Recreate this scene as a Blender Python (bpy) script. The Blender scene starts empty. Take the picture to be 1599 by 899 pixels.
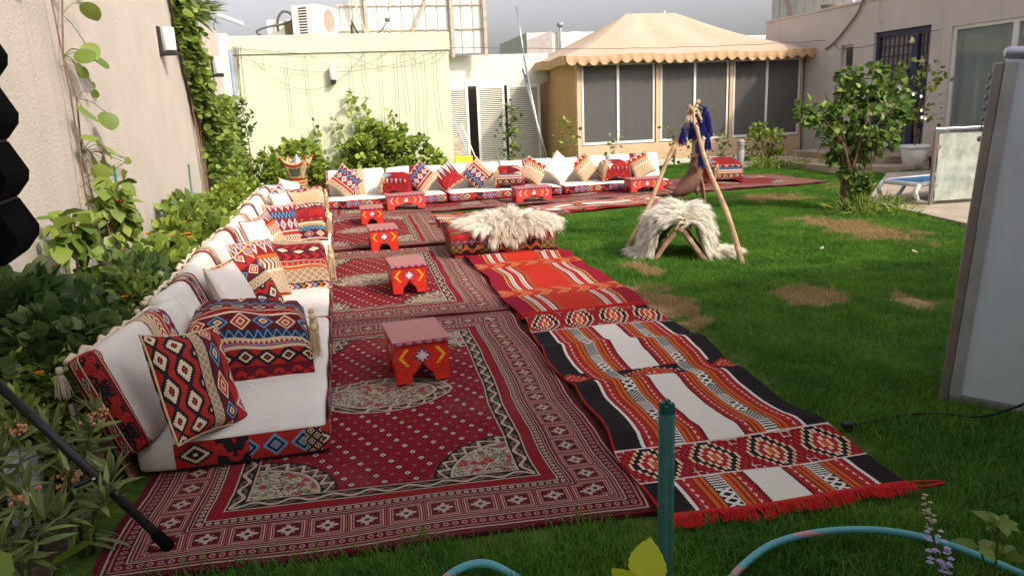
import bpy, math, random
import numpy as np
from mathutils import Matrix, Vector
random.seed(7); rng = np.random.default_rng(11)
PI = math.pi
S = bpy.context.scene
# ------------------------------------------------------------------ camera
F_PX, PITCH, ROLL, YAW, CAM_H = 1180.0, math.radians(13.4), 0.0412, math.radians(12.5), 1.5
cam = bpy.data.cameras.new('camera'); camo = bpy.data.objects.new('camera', cam); S.collection.objects.link(camo)
fw = Vector((math.sin(YAW)*math.cos(PITCH), math.cos(YAW)*math.cos(PITCH), -math.sin(PITCH)))
rt = Vector((math.cos(YAW), -math.sin(YAW), 0)); upv = rt.cross(fw)
R_ = math.cos(ROLL)*rt - math.sin(ROLL)*upv; U_ = math.cos(ROLL)*upv + math.sin(ROLL)*rt
mw = Matrix.Identity(4)
for i in range(3): mw[i][0], mw[i][1], mw[i][2] = R_[i], U_[i], -fw[i]
mw[2][3] = CAM_H; camo.matrix_world = mw
cam.sensor_width = 36; cam.lens = 36*F_PX/1599; cam.clip_start = .05; cam.clip_end = 900
S.camera = camo
# ------------------------------------------------------------------ sky and sun
SUN_EL, SUN_AZ = math.radians(36), math.radians(143)       # azimuth from +Y towards +X: behind and to the right
w = bpy.data.worlds.new('World'); S.world = w; w.use_nodes = True
wn = w.node_tree; bg = wn.nodes['Background']
sky = wn.nodes.new('ShaderNodeTexSky'); sky.sky_type = 'NISHITA'; sky.sun_disc = False
sky.sun_elevation = SUN_EL; sky.sun_rotation = SUN_AZ; sky.air_density = 1.0; sky.dust_density = 5.5; sky.ozone_density = 1.2
hs = wn.nodes.new('ShaderNodeHueSaturation'); hs.inputs['Saturation'].default_value = .30
wn.links.new(sky.outputs[0], hs.inputs['Color']); tint = wn.nodes.new('ShaderNodeMix'); tint.data_type = 'RGBA'; tint.blend_type = 'MULTIPLY'; tint.inputs[0].default_value = 1; tint.inputs[7].default_value = (1, .955, .97, 1)
wn.links.new(hs.outputs[0], tint.inputs[6]); wn.links.new(tint.outputs[2], bg.inputs[0]); bg.inputs[1].default_value = .15
sl = bpy.data.lights.new('sun', 'SUN'); sl.energy = 2.0; sl.angle = math.radians(1.6); sl.color = (1, .88, .73)
so = bpy.data.objects.new('sun', sl); S.collection.objects.link(so); so.location = (20, -20, 30)
tosun = Vector((math.sin(SUN_AZ)*math.cos(SUN_EL), math.cos(SUN_AZ)*math.cos(SUN_EL), math.sin(SUN_EL)))
so.rotation_euler = tosun.to_track_quat('Z', 'Y').to_euler()
S.view_settings.view_transform = 'Standard'; S.view_settings.look = 'None'; S.view_settings.gamma = 1; S.view_settings.exposure = 0.80
# ------------------------------------------------------------------ mesh helpers
C = S.collection
class MB:
    def __init__(s): s.v = []; s.f = []; s.uv = []
    def add(s, vs, fs, uvs=None):
        o = len(s.v); s.v += [tuple(p) for p in vs]
        for k, f in enumerate(fs):
            s.f.append(tuple(o+i for i in f)); s.uv.append(uvs[k] if uvs else None)
        return s
    def box(s, a, b):
        x0, y0, z0 = a; x1, y1, z1 = b
        return s.add([(x0,y0,z0),(x1,y0,z0),(x1,y1,z0),(x0,y1,z0),(x0,y0,z1),(x1,y0,z1),(x1,y1,z1),(x0,y1,z1)],
              [(0,3,2,1),(4,5,6,7),(0,1,5,4),(1,2,6,5),(2,3,7,6),(3,0,4,7)])
    def bar(s, a, b, wd, dp, upx=(0,0,1)):
        a, b = Vector(a), Vector(b); d = (b-a).normalized(); n = Vector(upx)
        if abs(d.dot(n)) > .98: n = Vector((0,1,0))
        sd = d.cross(n).normalized(); n = sd.cross(d).normalized()
        vs = [p+sd*i*wd/2+n*j*dp/2 for p in (a, b) for i, j in ((-1,-1),(1,-1),(1,1),(-1,1))]
        return s.add(vs, [(0,1,2,3),(7,6,5,4),(0,4,5,1),(1,5,6,2),(2,6,7,3),(3,7,4,0)])
    def tube(s, pts, r, n=8, cap=True):
        pts = [Vector(p) for p in pts]; m = len(pts)
        rs = r if isinstance(r, (list, tuple)) else [r]*m
        nv = None; vs = []
        for i, p in enumerate(pts):
            d = (pts[min(i+1, m-1)]-pts[max(i-1, 0)]).normalized()
            if nv is None: nv = d.orthogonal().normalized()
            nv = (nv-d*nv.dot(d)); nv = nv.normalized() if nv.length > 1e-6 else d.orthogonal().normalized()
            bn = d.cross(nv)
            vs += [p+(nv*math.cos(2*PI*k/n)+bn*math.sin(2*PI*k/n))*rs[i] for k in range(n)]
        fs = [(i*n+k, i*n+(k+1)%n, (i+1)*n+(k+1)%n, (i+1)*n+k) for i in range(m-1) for k in range(n)]
        if cap: fs += [tuple(range(n-1, -1, -1)), tuple((m-1)*n+k for k in range(n))]
        return s.add(vs, fs)
    def lathe(s, prof, n=20, o=(0,0,0), sq=0.0):
        vs = []
        for r, z in prof:
            for k in range(n):
                a = 2*PI*k/n; vs.append((o[0]+r*math.cos(a), o[1]+r*math.sin(a), o[2]+z))
        m = len(prof)
        fs = [(i*n+k, i*n+(k+1)%n, (i+1)*n+(k+1)%n, (i+1)*n+k) for i in range(m-1) for k in range(n)]
        return s.add(vs, fs)
    def prism(s, poly, d0, d1, axis=1):
        n = len(poly)
        def P(a, b, d): return {0: (d, a, b), 1: (a, d, b), 2: (a, b, d)}[axis]
        vs = [P(a, b, d0) for a, b in poly]+[P(a, b, d1) for a, b in poly]
        uvs = [[tuple(p) for p in poly], [tuple(p) for p in reversed(poly)]]
        fs = [tuple(range(n)), tuple(range(2*n-1, n-1, -1))]
        for i in range(n):
            j = (i+1) % n; fs.append((i, i+n, j+n, j)); uvs.append([(-9, -9)]*4)
        return s.add(vs, fs, uvs)
    def grid(s, fn, nu, nv, uvfn=None, flip=False):
        vs = [fn(i/nu, j/nv) for j in range(nv+1) for i in range(nu+1)]
        fs, uvs = [], []
        for j in range(nv):
            for i in range(nu):
                q = [(i, j), (i+1, j), (i+1, j+1), (i, j+1)]
                if flip: q.reverse()
                fs.append(tuple(b*(nu+1)+a for a, b in q))
                uvs.append([uvfn(a/nu, b/nv) for a, b in q] if uvfn else [(a/nu, b/nv) for a, b in q])
        return s.add(vs, fs, uvs)
    def xf(s, M):
        s.v = [tuple(M @ Vector(p)) for p in s.v]; return s
def smooth_path(pts, n=6):
    """Catmull-Rom resampling of a path"""
    P = [Vector(p) for p in pts]; P = [P[0]*2-P[1]]+P+[P[-1]*2-P[-2]]; out = []
    for i in range(1, len(P)-2):
        a, b, c_, d = P[i-1:i+3]
        for k in range(n):
            t = k/n; out.append(.5*((2*b)+(c_-a)*t+(2*a-5*b+4*c_-d)*t*t+(3*b-a-3*c_+d)*t**3))
    return out+[P[-2]]
def link(o, parent=None):
    C.objects.link(o)
    if parent: o.parent = parent
    return o
def part(name, mb, mat, parent=None, smooth=False, loc=None, rot=None):
    me = bpy.data.meshes.new(name); me.from_pydata(mb.v, [], mb.f)
    if any(u is not None for u in mb.uv):
        l = me.uv_layers.new(name='UVMap').data; k = 0
        for f, u in zip(mb.f, mb.uv):
            for i in range(len(f)):
                if u: l[k].uv = u[i]
                k += 1
    if mat: me.materials.append(mat)
    if smooth: me.polygons.foreach_set('use_smooth', [True]*len(me.polygons))
    me.update()
    o = bpy.data.objects.new(name, me)
    if loc: o.location = loc
    if rot: o.rotation_euler = rot
    return link(o, parent)
def fastmesh(name, v, faces, mat, parent=None, smooth=False, attr=None):
    """v (N,3) array, faces list of (k,n) int arrays"""
    me = bpy.data.meshes.new(name); me.vertices.add(len(v)); me.vertices.foreach_set('co', np.asarray(v, np.float32).ravel())
    tot = sum(f.size for f in faces); nf = sum(len(f) for f in faces)
    me.loops.add(tot); me.polygons.add(nf)
    me.loops.foreach_set('vertex_index', np.concatenate([f.ravel() for f in faces]).astype(np.int32))
    st = []; k = 0
    for f in faces:
        st.append(k+np.arange(len(f))*f.shape[1]); k += f.size
    me.polygons.foreach_set('loop_start', np.concatenate(st).astype(np.int32))
    if attr is not None:
        a = me.attributes.new('lv', 'FLOAT', 'POINT'); a.data.foreach_set('value', np.asarray(attr, np.float32))
    if mat: me.materials.append(mat)
    me.update(calc_edges=True); me.validate()
    if smooth: me.polygons.foreach_set('use_smooth', [True]*len(me.polygons))
    o = bpy.data.objects.new(name, me); return link(o, parent)
def tag(o, label, cat, group=None):
    o['label'] = label; o['category'] = cat
    if group: o['group'] = group
    return o
def thing(name, label, cat, loc=(0,0,0), rotz=0, group=None):
    o = bpy.data.objects.new(name, None); C.objects.link(o); o.empty_display_size = .1
    o.location = loc; o.rotation_euler = (0, 0, rotz); return tag(o, label, cat, group)
def struct(o): o['kind'] = 'structure'; return o
def copy_tree(o, parent=None):
    c = o.copy(); C.objects.link(c); c.parent = parent
    for ch in list(o.children): copy_tree(ch, c)
    return c
def rbox_mb(sx, sy, sz, r, n=(6,6,3), bulge=0.0, lump=0.0, seed=0, o=(0,0,0)):
    """rounded cushion box centred in x,y, base at z=0; uv in metres by face axis"""
    h = (sx/2, sy/2, sz/2); mb = MB(); ph = seed*1.7
    def ease(t): return math.copysign(1-(1-abs(t))**1.8, t)
    def mapp(p):
        q = [max(-(h[i]-r), min(h[i]-r, p[i])) for i in range(3)]
        d = Vector([p[i]-q[i] for i in range(3)])
        if d.length > 1e-9: d = d.normalized()*r
        P = [q[i]+d[i] for i in range(3)]
        k = (1-(P[0]/h[0])**2)*(1-(P[1]/h[1])**2)
        P[2] += math.copysign(bulge*max(k, 0), P[2])
        if lump:
            P[2] += lump*math.sin(P[0]*9+ph)*math.cos(P[1]*7+ph*2)
            P[0] += lump*.6*math.sin(P[1]*11+ph); P[1] += lump*.6*math.sin(P[0]*8+P[2]*9+ph)
        return (P[0]+o[0], P[1]+o[1], P[2]+h[2]+o[2])
    for ax in range(3):
        a, b = (ax+1) % 3, (ax+2) % 3
        for sg in (-1, 1):
            def fn(u, v):
                p = [0, 0, 0]; p[ax] = sg*h[ax]; p[a] = ease(2*u-1)*h[a]; p[b] = ease(2*v-1)*h[b]; return mapp(p)
            def uvf(u, v):
                pa, pb = ease(2*u-1)*h[a]+h[a], ease(2*v-1)*h[b]+h[b]
                return {0: (pa, pb), 1: (pb, pa), 2: (pa, pb)}[ax]
            mb.grid(fn, n[a], n[b], uvf, flip=(sg < 0))
    return mb
def weld(o, d=.0008):
    import bmesh
    bm = bmesh.new(); bm.from_mesh(o.data); bmesh.ops.remove_doubles(bm, verts=bm.verts, dist=d); bm.to_mesh(o.data); bm.free()
    o.data.polygons.foreach_set('use_smooth', [True]*len(o.data.polygons)); return o
def bevel(o, wd=.006, seg=2):
    m = o.modifiers.new('b', 'BEVEL'); m.width = wd; m.segments = seg; m.limit_method = 'ANGLE'; return o
# ------------------------------------------------------------------ node expression helpers
class Ctx:
    def __init__(s, name, rough=.8, metal=0, spec=.3):
        s.mat = bpy.data.materials.new(name); s.mat.use_nodes = True; s.nt = s.mat.node_tree
        s.b = s.nt.nodes['Principled BSDF']; s.b.inputs['Roughness'].default_value = rough
        s.b.inputs['Metallic'].default_value = metal; s.b.inputs['Specular IOR Level'].default_value = spec
        s.tc = None
    def coords(s, which='Object'):
        if not s.tc: s.tc = s.nt.nodes.new('ShaderNodeTexCoord')
        return s.tc.outputs[which]
    def geo(s): return s.nt.nodes.new('ShaderNodeNewGeometry').outputs['Position']
    def sep(s, vec):
        n = s.nt.nodes.new('ShaderNodeSeparateXYZ'); s.nt.links.new(vec, n.inputs[0]); return [E(s, o) for o in n.outputs]
    def comb(s, x, y, z=0):
        n = s.nt.nodes.new('ShaderNodeCombineXYZ')
        for i, k in enumerate((x, y, z)): s.put(n.inputs[i], k)
        return n.outputs[0]
    def put(s, inp, k):
        if isinstance(k, E): s.nt.links.new(k.k, inp)
        elif isinstance(k, bpy.types.NodeSocket): s.nt.links.new(k, inp)
        elif isinstance(k, tuple): inp.default_value = (*k, 1) if len(k) == 3 else k
        else: inp.default_value = k
    def m(s, op, a, b=0., c=0.):
        n = s.nt.nodes.new('ShaderNodeMath'); n.operation = op
        s.put(n.inputs[0], a); s.put(n.inputs[1], b); s.put(n.inputs[2], c); return E(s, n.outputs[0])
    def mix(s, f, a, b, mode='MIX'):
        n = s.nt.nodes.new('ShaderNodeMix'); n.data_type = 'RGBA'; n.blend_type = mode
        s.put(n.inputs[0], f); s.put(n.inputs[6], a); s.put(n.inputs[7], b); return n.outputs[2]
    def ramp(s, x, stops, interp='CONSTANT'):
        n = s.nt.nodes.new('ShaderNodeValToRGB'); cr = n.color_ramp; cr.interpolation = interp
        while len(cr.elements) < len(stops): cr.elements.new(1)
        for e, (p, c) in zip(cr.elements, stops): e.position = p
        for e, (p, c) in zip(cr.elements, stops): e.color = (*c, 1)
        s.put(n.inputs[0], x); return n.outputs[0]
    def noise(s, vec=None, scale=5, detail=4, rough=.6):
        n = s.nt.nodes.new('ShaderNodeTexNoise'); n.inputs['Scale'].default_value = scale
        n.inputs['Detail'].default_value = detail; n.inputs['Roughness'].default_value = rough
        s.nt.links.new(vec if vec is not None else s.coords(), n.inputs['Vector']); return E(s, n.outputs['Fac'])
    def voro(s, vec, scale, feature='F1', rnd=1.):
        n = s.nt.nodes.new('ShaderNodeTexVoronoi'); n.feature = feature; n.inputs['Scale'].default_value = scale
        n.inputs['Randomness'].default_value = rnd; s.nt.links.new(vec, n.inputs['Vector']); return E(s, n.outputs['Distance'])
    def attr(s, name):
        n = s.nt.nodes.new('ShaderNodeAttribute'); n.attribute_name = name; return E(s, n.outputs['Fac'])
    def bump(s, h, strength=.3, dist=.01):
        n = s.nt.nodes.new('ShaderNodeBump'); n.inputs['Strength'].default_value = strength; n.inputs['Distance'].default_value = dist
        s.put(n.inputs['Height'], h); s.nt.links.new(n.outputs[0], s.b.inputs['Normal'])
    def done(s, col): s.put(s.b.inputs['Base Color'], col); return s.mat
class E:
    def __init__(s, c, k): s.c = c; s.k = k
    def __add__(s, o): return s.c.m('ADD', s, o)
    __radd__ = __add__
    def __sub__(s, o): return s.c.m('SUBTRACT', s, o)
    def __rsub__(s, o): return s.c.m('SUBTRACT', o, s)
    def __mul__(s, o): return s.c.m('MULTIPLY', s, o)
    __rmul__ = __mul__
    def __truediv__(s, o): return s.c.m('DIVIDE', s, o)
    def __lt__(s, o): return s.c.m('LESS_THAN', s, o)
    def __gt__(s, o): return s.c.m('GREATER_THAN', s, o)
    def abs(s): return s.c.m('ABSOLUTE', s)
    def fl(s): return s.c.m('FLOOR', s)
    def fr(s): return s.c.m('FRACT', s)
    def mod(s, o): return s.c.m('FLOORED_MODULO', s, o)
    def mn(s, o): return s.c.m('MINIMUM', s, o)
    def mx(s, o): return s.c.m('MAXIMUM', s, o)
    def sin(s): return s.c.m('SINE', s)
    def sqrt(s): return s.c.m('SQRT', s)
    def sm(s, a, b):
        n = s.c.nt.nodes.new('ShaderNodeMapRange'); n.interpolation_type = 'SMOOTHSTEP'
        s.c.put(n.inputs[0], s); n.inputs[1].default_value = a; n.inputs[2].default_value = b; return E(s.c, n.outputs[0])
    def rng(s, a, b): return (s > a)*(s < b)
    def q(s, n): return ((s*n).fl()+.5)/n
def smat(name, col, rough=.7, metal=0, var=.12, vs=6, bump=None, spec=.3, dirt=None, streak=0):
    c = Ctx(name, rough, metal, spec); col = tuple(col)
    n = c.noise(scale=vs); k = tuple(min(1, x*(1+var)) for x in col); d = tuple(x*(1-var) for x in col)
    out = c.mix(n.sm(.3, .7), d, k)
    if dirt: out = c.mix(c.noise(scale=dirt[1], detail=6).sm(.52, .72)*dirt[2], out, dirt[0])
    if streak:
        x, y, z = c.sep(c.coords()); s_ = c.noise(c.comb(x*5., y*5., z*.35), 1.0, 6, .65).sm(.48, .75); lo_ = (z*-1.+(c.noise(scale=2.5, detail=4)-.5)*1.1).sm(-.75, .0)
        out = c.mix(s_*streak, out, tuple(k_*.72 for k_ in col)); out = c.mix(lo_*streak*1.3, out, tuple(k_*.62 for k_ in col))
    if bump: c.bump(c.noise(scale=bump[0], detail=5), bump[1], bump[2] if len(bump) > 2 else .01)
    return c.done(out)
# ------------------------------------------------------------------ colours of the textiles
RED=(.36,.022,.019); DRED=(.22,.012,.016); MAR=(.105,.010,.018); CRM=(.66,.52,.35); WHT=(.70,.66,.58); BLK=(.018,.014,.016)
NAV=(.022,.035,.07); BLU=(.13,.28,.45); ORG=(.52,.115,.022); BRN=(.10,.04,.02); GOLD=(.55,.34,.10); VER=(.44,.028,.015); PNK=(.36,.16,.13)
# woven band patterns: each takes (ctx, u metres, t 0..1 in the band, h band height) and returns a colour
def k_dia(c1, c2, c3, c4, bgc, p=.12, steps=9, alt=None, th=(.10, .22, .36, .47)):
    def f(c, u, t, h):
        x = ((u/p).fr()-.5).abs()*2; y = (t-.5).abs()*2
        d = (x.q(steps)+y.q(steps))*.5
        a = c.ramp(d, [(0, c1), (th[0], c2), (th[1], c3), (th[2], c4), (th[3], bgc)])
        if alt:
            b = c.ramp(d, [(0, alt[0]), (.10, alt[1]), (.22, alt[2]), (.36, alt[3]), (.47, bgc)])
            a = c.mix(((u/p).fl().mod(2.)) > .5, a, b)
        return a
    return f
def k_tri(a, b, p=.03):
    return lambda c, u, t, h: c.mix((((u/p).fr()-.5).abs()*2) > t, a, b)
def k_xtri(a, b, p=.05):
    def f(c, u, t, h):
        d = (((u/p+t*.5).fr()-.5).abs()).mx((((u/p-t*.5).fr())-.5).abs())
        return c.mix((d > .42), a, b)
    return f
def k_zig(cols, p=.1, k=.5):
    n = len(cols)
    return lambda c, u, t, h: c.ramp(((u/p+((t-.5).abs().q(6))*k).fr()), [(i/n, cc) for i, cc in enumerate(cols)])
def k_lat(a, b, cc, p=.06):
    def f(c, u, t, h):
        y = t*h
        A = (((u+y)/p).fr()-.5).abs(); B = (((u-y)/p).fr()-.5).abs()
        return c.ramp(A.mx(B)*2, [(0, a), (.22, b), (.50, a), (.66, b), (.84, cc)])
    return f
def k_flo(a, b, sc=38):
    def f(c, u, t, h):
        x = ((u/(h*1.1)).fr()-.5).abs(); v = c.voro(c.comb(x*h, t*h), sc)
        return c.mix((v.sin()*.5+((x*9+t*7).sin()*.12)) > .22, a, b)
    return f
def k_sol(a): return lambda c, u, t, h: a
def k_dot(a, b, p=.02): return lambda c, u, t, h: c.mix((u/p).fr() > .5, a, b)
def k_str(stops): return lambda c, u, t, h: c.ramp(t, stops)
def fabric(name, bands, H=1., rough=.85, udir=0, scale=1.18):
    """bands: list of (v0, v1, kind) over v in metres"""
    c = Ctx(name, rough, 0, .15); uv = c.sep(c.coords('UV')); u, v = (uv[0], uv[1]) if udir == 0 else (uv[1], uv[0])
    wob = c.noise(scale=4, detail=2); v = v*scale+(wob-.5)*.006; u = u*scale
    col = None
    for a, b, k in bands:
        t = (v-a)/(b-a); cc = k(c, u, t, b-a)
        col = cc if col is None else c.mix(v > a, col, cc)
    n = c.noise(scale=420, detail=2); col = c.mix(.28, col, c.ramp(n, [(.25, (.35,.35,.35)), (.75, (1,1,1))], 'LINEAR'), 'MULTIPLY')
    c.bump(n, .25, .003); return c.done(col)
DIA_A = k_dia(RED, CRM, RED, CRM, MAR, .13, 10, alt=(ORG, CRM, NAV, BLU))
DIA_B = k_dia(RED, BLK, CRM, BLK, RED, .125, 8, None, (.08, .19, .36, .58))
DIA_C = k_dia(CRM, RED, CRM, BLK, RED, .12, 8, alt=(ORG, BLU, RED, CRM))
FAB_A = fabric('fabric_blue_red', [(0, .10, k_flo(RED, MAR)), (.10, .205, DIA_B), (.205, .225, k_sol(CRM)), (.225, .232, k_sol(RED)), (.232, .24, k_sol(BLU)),
     (.24, .262, k_tri(CRM, RED)), (.262, .275, k_sol(CRM)), (.275, .325, k_xtri(NAV, BLU, .055)), (.325, .43, DIA_A), (.43, .445, k_sol(CRM)), (.445, .49, k_flo(RED, DRED)), (.49, .5, k_sol(CRM)),
     (.5, .62, DIA_B), (.62, .68, k_xtri(NAV, BLU, .055)), (.68, 1.2, DIA_A)])
FAB_B = fabric('fabric_lattice', [(0, .012, k_sol(RED)), (.012, .022, k_sol(CRM)), (.022, .075, k_zig([ORG, BLK, CRM, RED, BLU, BLK], .16)), (.075, .085, k_sol(BLK)), (.085, .225, k_lat(CRM, BRN, CRM, .068)),
     (.225, .25, k_dot(ORG, (.45,.06,.02), .018)), (.25, .26, k_sol(CRM)), (.26, .295, k_dia(CRM, RED, ORG, RED, RED, .05, 5)), (.295, .305, k_dot(CRM, (.1,.05,.2), .016)), (.305, .37, k_zig([MAR, RED, MAR, RED], .17, .6)),
     (.37, .43, k_dia(BLK, CRM, CRM, BLK, MAR, .14, 9)), (.43, .6, k_zig([MAR, RED, MAR, RED], .17, .6)), (.6, 1.2, k_lat(CRM, BRN, CRM, .068))])
FAB_C = fabric('fabric_teal', [(0, .04, k_flo(RED, MAR)), (.04, .055, k_sol(CRM)), (.055, .165, k_dia(CRM, RED, CRM, RED, MAR, .14, 10, alt=(CRM, ORG, RED, BLU))), (.165, .215, k_xtri((.03,.12,.16), BLU, .05)), (.215, .245, k_dot(GOLD, (.3,.2,.12), .02)),
     (.245, .27, k_sol(CRM)), (.27, .33, k_dia(CRM, BRN, RED, DRED, DRED, .12, 7)), (.33, .6, k_flo(RED, DRED)), (.6, 1.2, k_dia(CRM, RED, CRM, RED, MAR, .14, 10))])
FAB_D = fabric('fabric_zigzag', [(0, .05, k_flo(RED, MAR)), (.05, .062, k_sol(CRM)), (.062, .10, k_str([(0, RED), (.5, DRED)])), (.10, .115, k_sol(CRM)), (.115, .19, k_zig([CRM, MAR, CRM, (.3,.2,.35), MAR], .12, .7)), (.19, .20, k_sol(BLK)),
     (.20, .42, k_lat(CRM, (.3,.18,.08), CRM, .055)), (.42, .6, k_dia(RED, CRM, BLU, CRM, DRED, .1, 8)), (.6, 1.2, k_flo(RED, DRED))])
FAB_E = fabric('fabric_black_diamond', [(0, .25, lambda c, u, t, h: k_dia(RED, BLK, CRM, BLK, RED, .12, 7, None, (.08, .19, .36, .60))(c, u+(t*2.2).fl()*.06, (t*2.2).fr(), h*.45)), (.25, .258, k_sol(BLK)), (.258, .31, k_lat(CRM, BRN, CRM, .035)), (.31, .318, k_sol(BLK)), (.318, .40, DIA_A), (.40, .60, DIA_C)])
FAB_F = fabric('fabric_stripe_s', [(0, .10, k_lat(CRM, (.3,.18,.08), CRM, .04)), (.10, .155, k_zig([CRM, MAR, CRM, DRED], .07, .8)), (.155, .165, k_sol(CRM)), (.165, .205, k_sol(RED)), (.205, .215, k_sol(CRM)), (.215, .33, k_dia(GOLD, RED, CRM, BLU, DRED, .095, 8)), (.33, .40, k_xtri(NAV, BLU, .05)), (.40, .6, k_dia(CRM, RED, CRM, BLU, DRED, .08, 7))])
FAB_G = fabric('fabric_red_block', [(0, .08, k_dia(CRM, RED, CRM, DRED, RED, .09, 7)), (.08, .23, k_flo(RED, DRED, 60)), (.23, .6, k_dia(RED, CRM, BLU, BLU, DRED, .085, 8, alt=(DRED, CRM, (.4,.4,.4), CRM)))])
FAB_H = fabric('fabric_trellis', [(0, .03, k_sol(DRED)), (.03, .05, k_sol(ORG)), (.05, .06, k_sol(CRM)), (.06, .25, k_lat(CRM, (.2,.12,.06), CRM, .05)), (.25, .265, k_sol(CRM)), (.265, .34, k_zig([CRM, MAR, CRM, RED], .08, .7)), (.34, .37, k_sol(ORG)), (.37, .6, k_dia(CRM, RED, BLU, CRM, DRED, .09, 8))])
FAB_S = fabric('fabric_side_band', [(0, .012, k_sol(BLK)), (.012, .125, lambda c, u, t, h: c.mix(((u/.62).fr()) > .5, c.mix(((u/.31).fr()) > .55, k_dia(CRM, BLK, CRM, BLK, RED, .17, 9)(c, u, t, h), k_flo(RED, BLK, 50)(c, u, t, h)),
       c.mix(((u/.31).fr()) > .78, k_dia(ORG, BLU, BLK, BLU, RED, .12, 8)(c, u, t, h), k_lat(CRM, BRN, BLK, .05)(c, u, t, h)))), (.125, .2, k_sol(DRED))], scale=1.)
FAB_S2 = fabric('fabric_gusset', [(0, .03, k_flo(RED, MAR, 60)), (.03, .036, k_sol(CRM)), (.036, .075, k_dia(CRM, BLK, CRM, BLK, RED, .12, 9)), (.075, .082, k_sol(CRM)), (.082, .3, k_flo(RED, BLK, 60))], udir=1)
def cloth(name, col):
    c = Ctx(name, .9, 0, .1); n = c.noise(scale=260, detail=2); g = c.noise(scale=2.2, detail=4)
    a = c.mix(g.sm(.35, .75)*.5, col, tuple(x*.86 for x in col)); v = c.coords(); wr = c.noise(c.comb(*[e*k for e, k in zip(c.sep(v), (3., 9., 5.))]), 2.2, 6, .65); st = c.noise(scale=6, detail=6).sm(.60, .80); a = c.mix(st*.22, a, (.50,.42,.33)); c.bump(n*.12+wr*1.6+c.noise(scale=14, detail=4)*.4, .45, .02); return c.done(a)
OFFW = cloth('offwhite_canvas', (.645, .61, .56)); CREAM_YARN = smat('cream_yarn', (.58, .43, .24), .95, bump=(150, .5, .004))
CORD = smat('cord_cream', (.6, .5, .36), .95, bump=(120, .5, .004))
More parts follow.
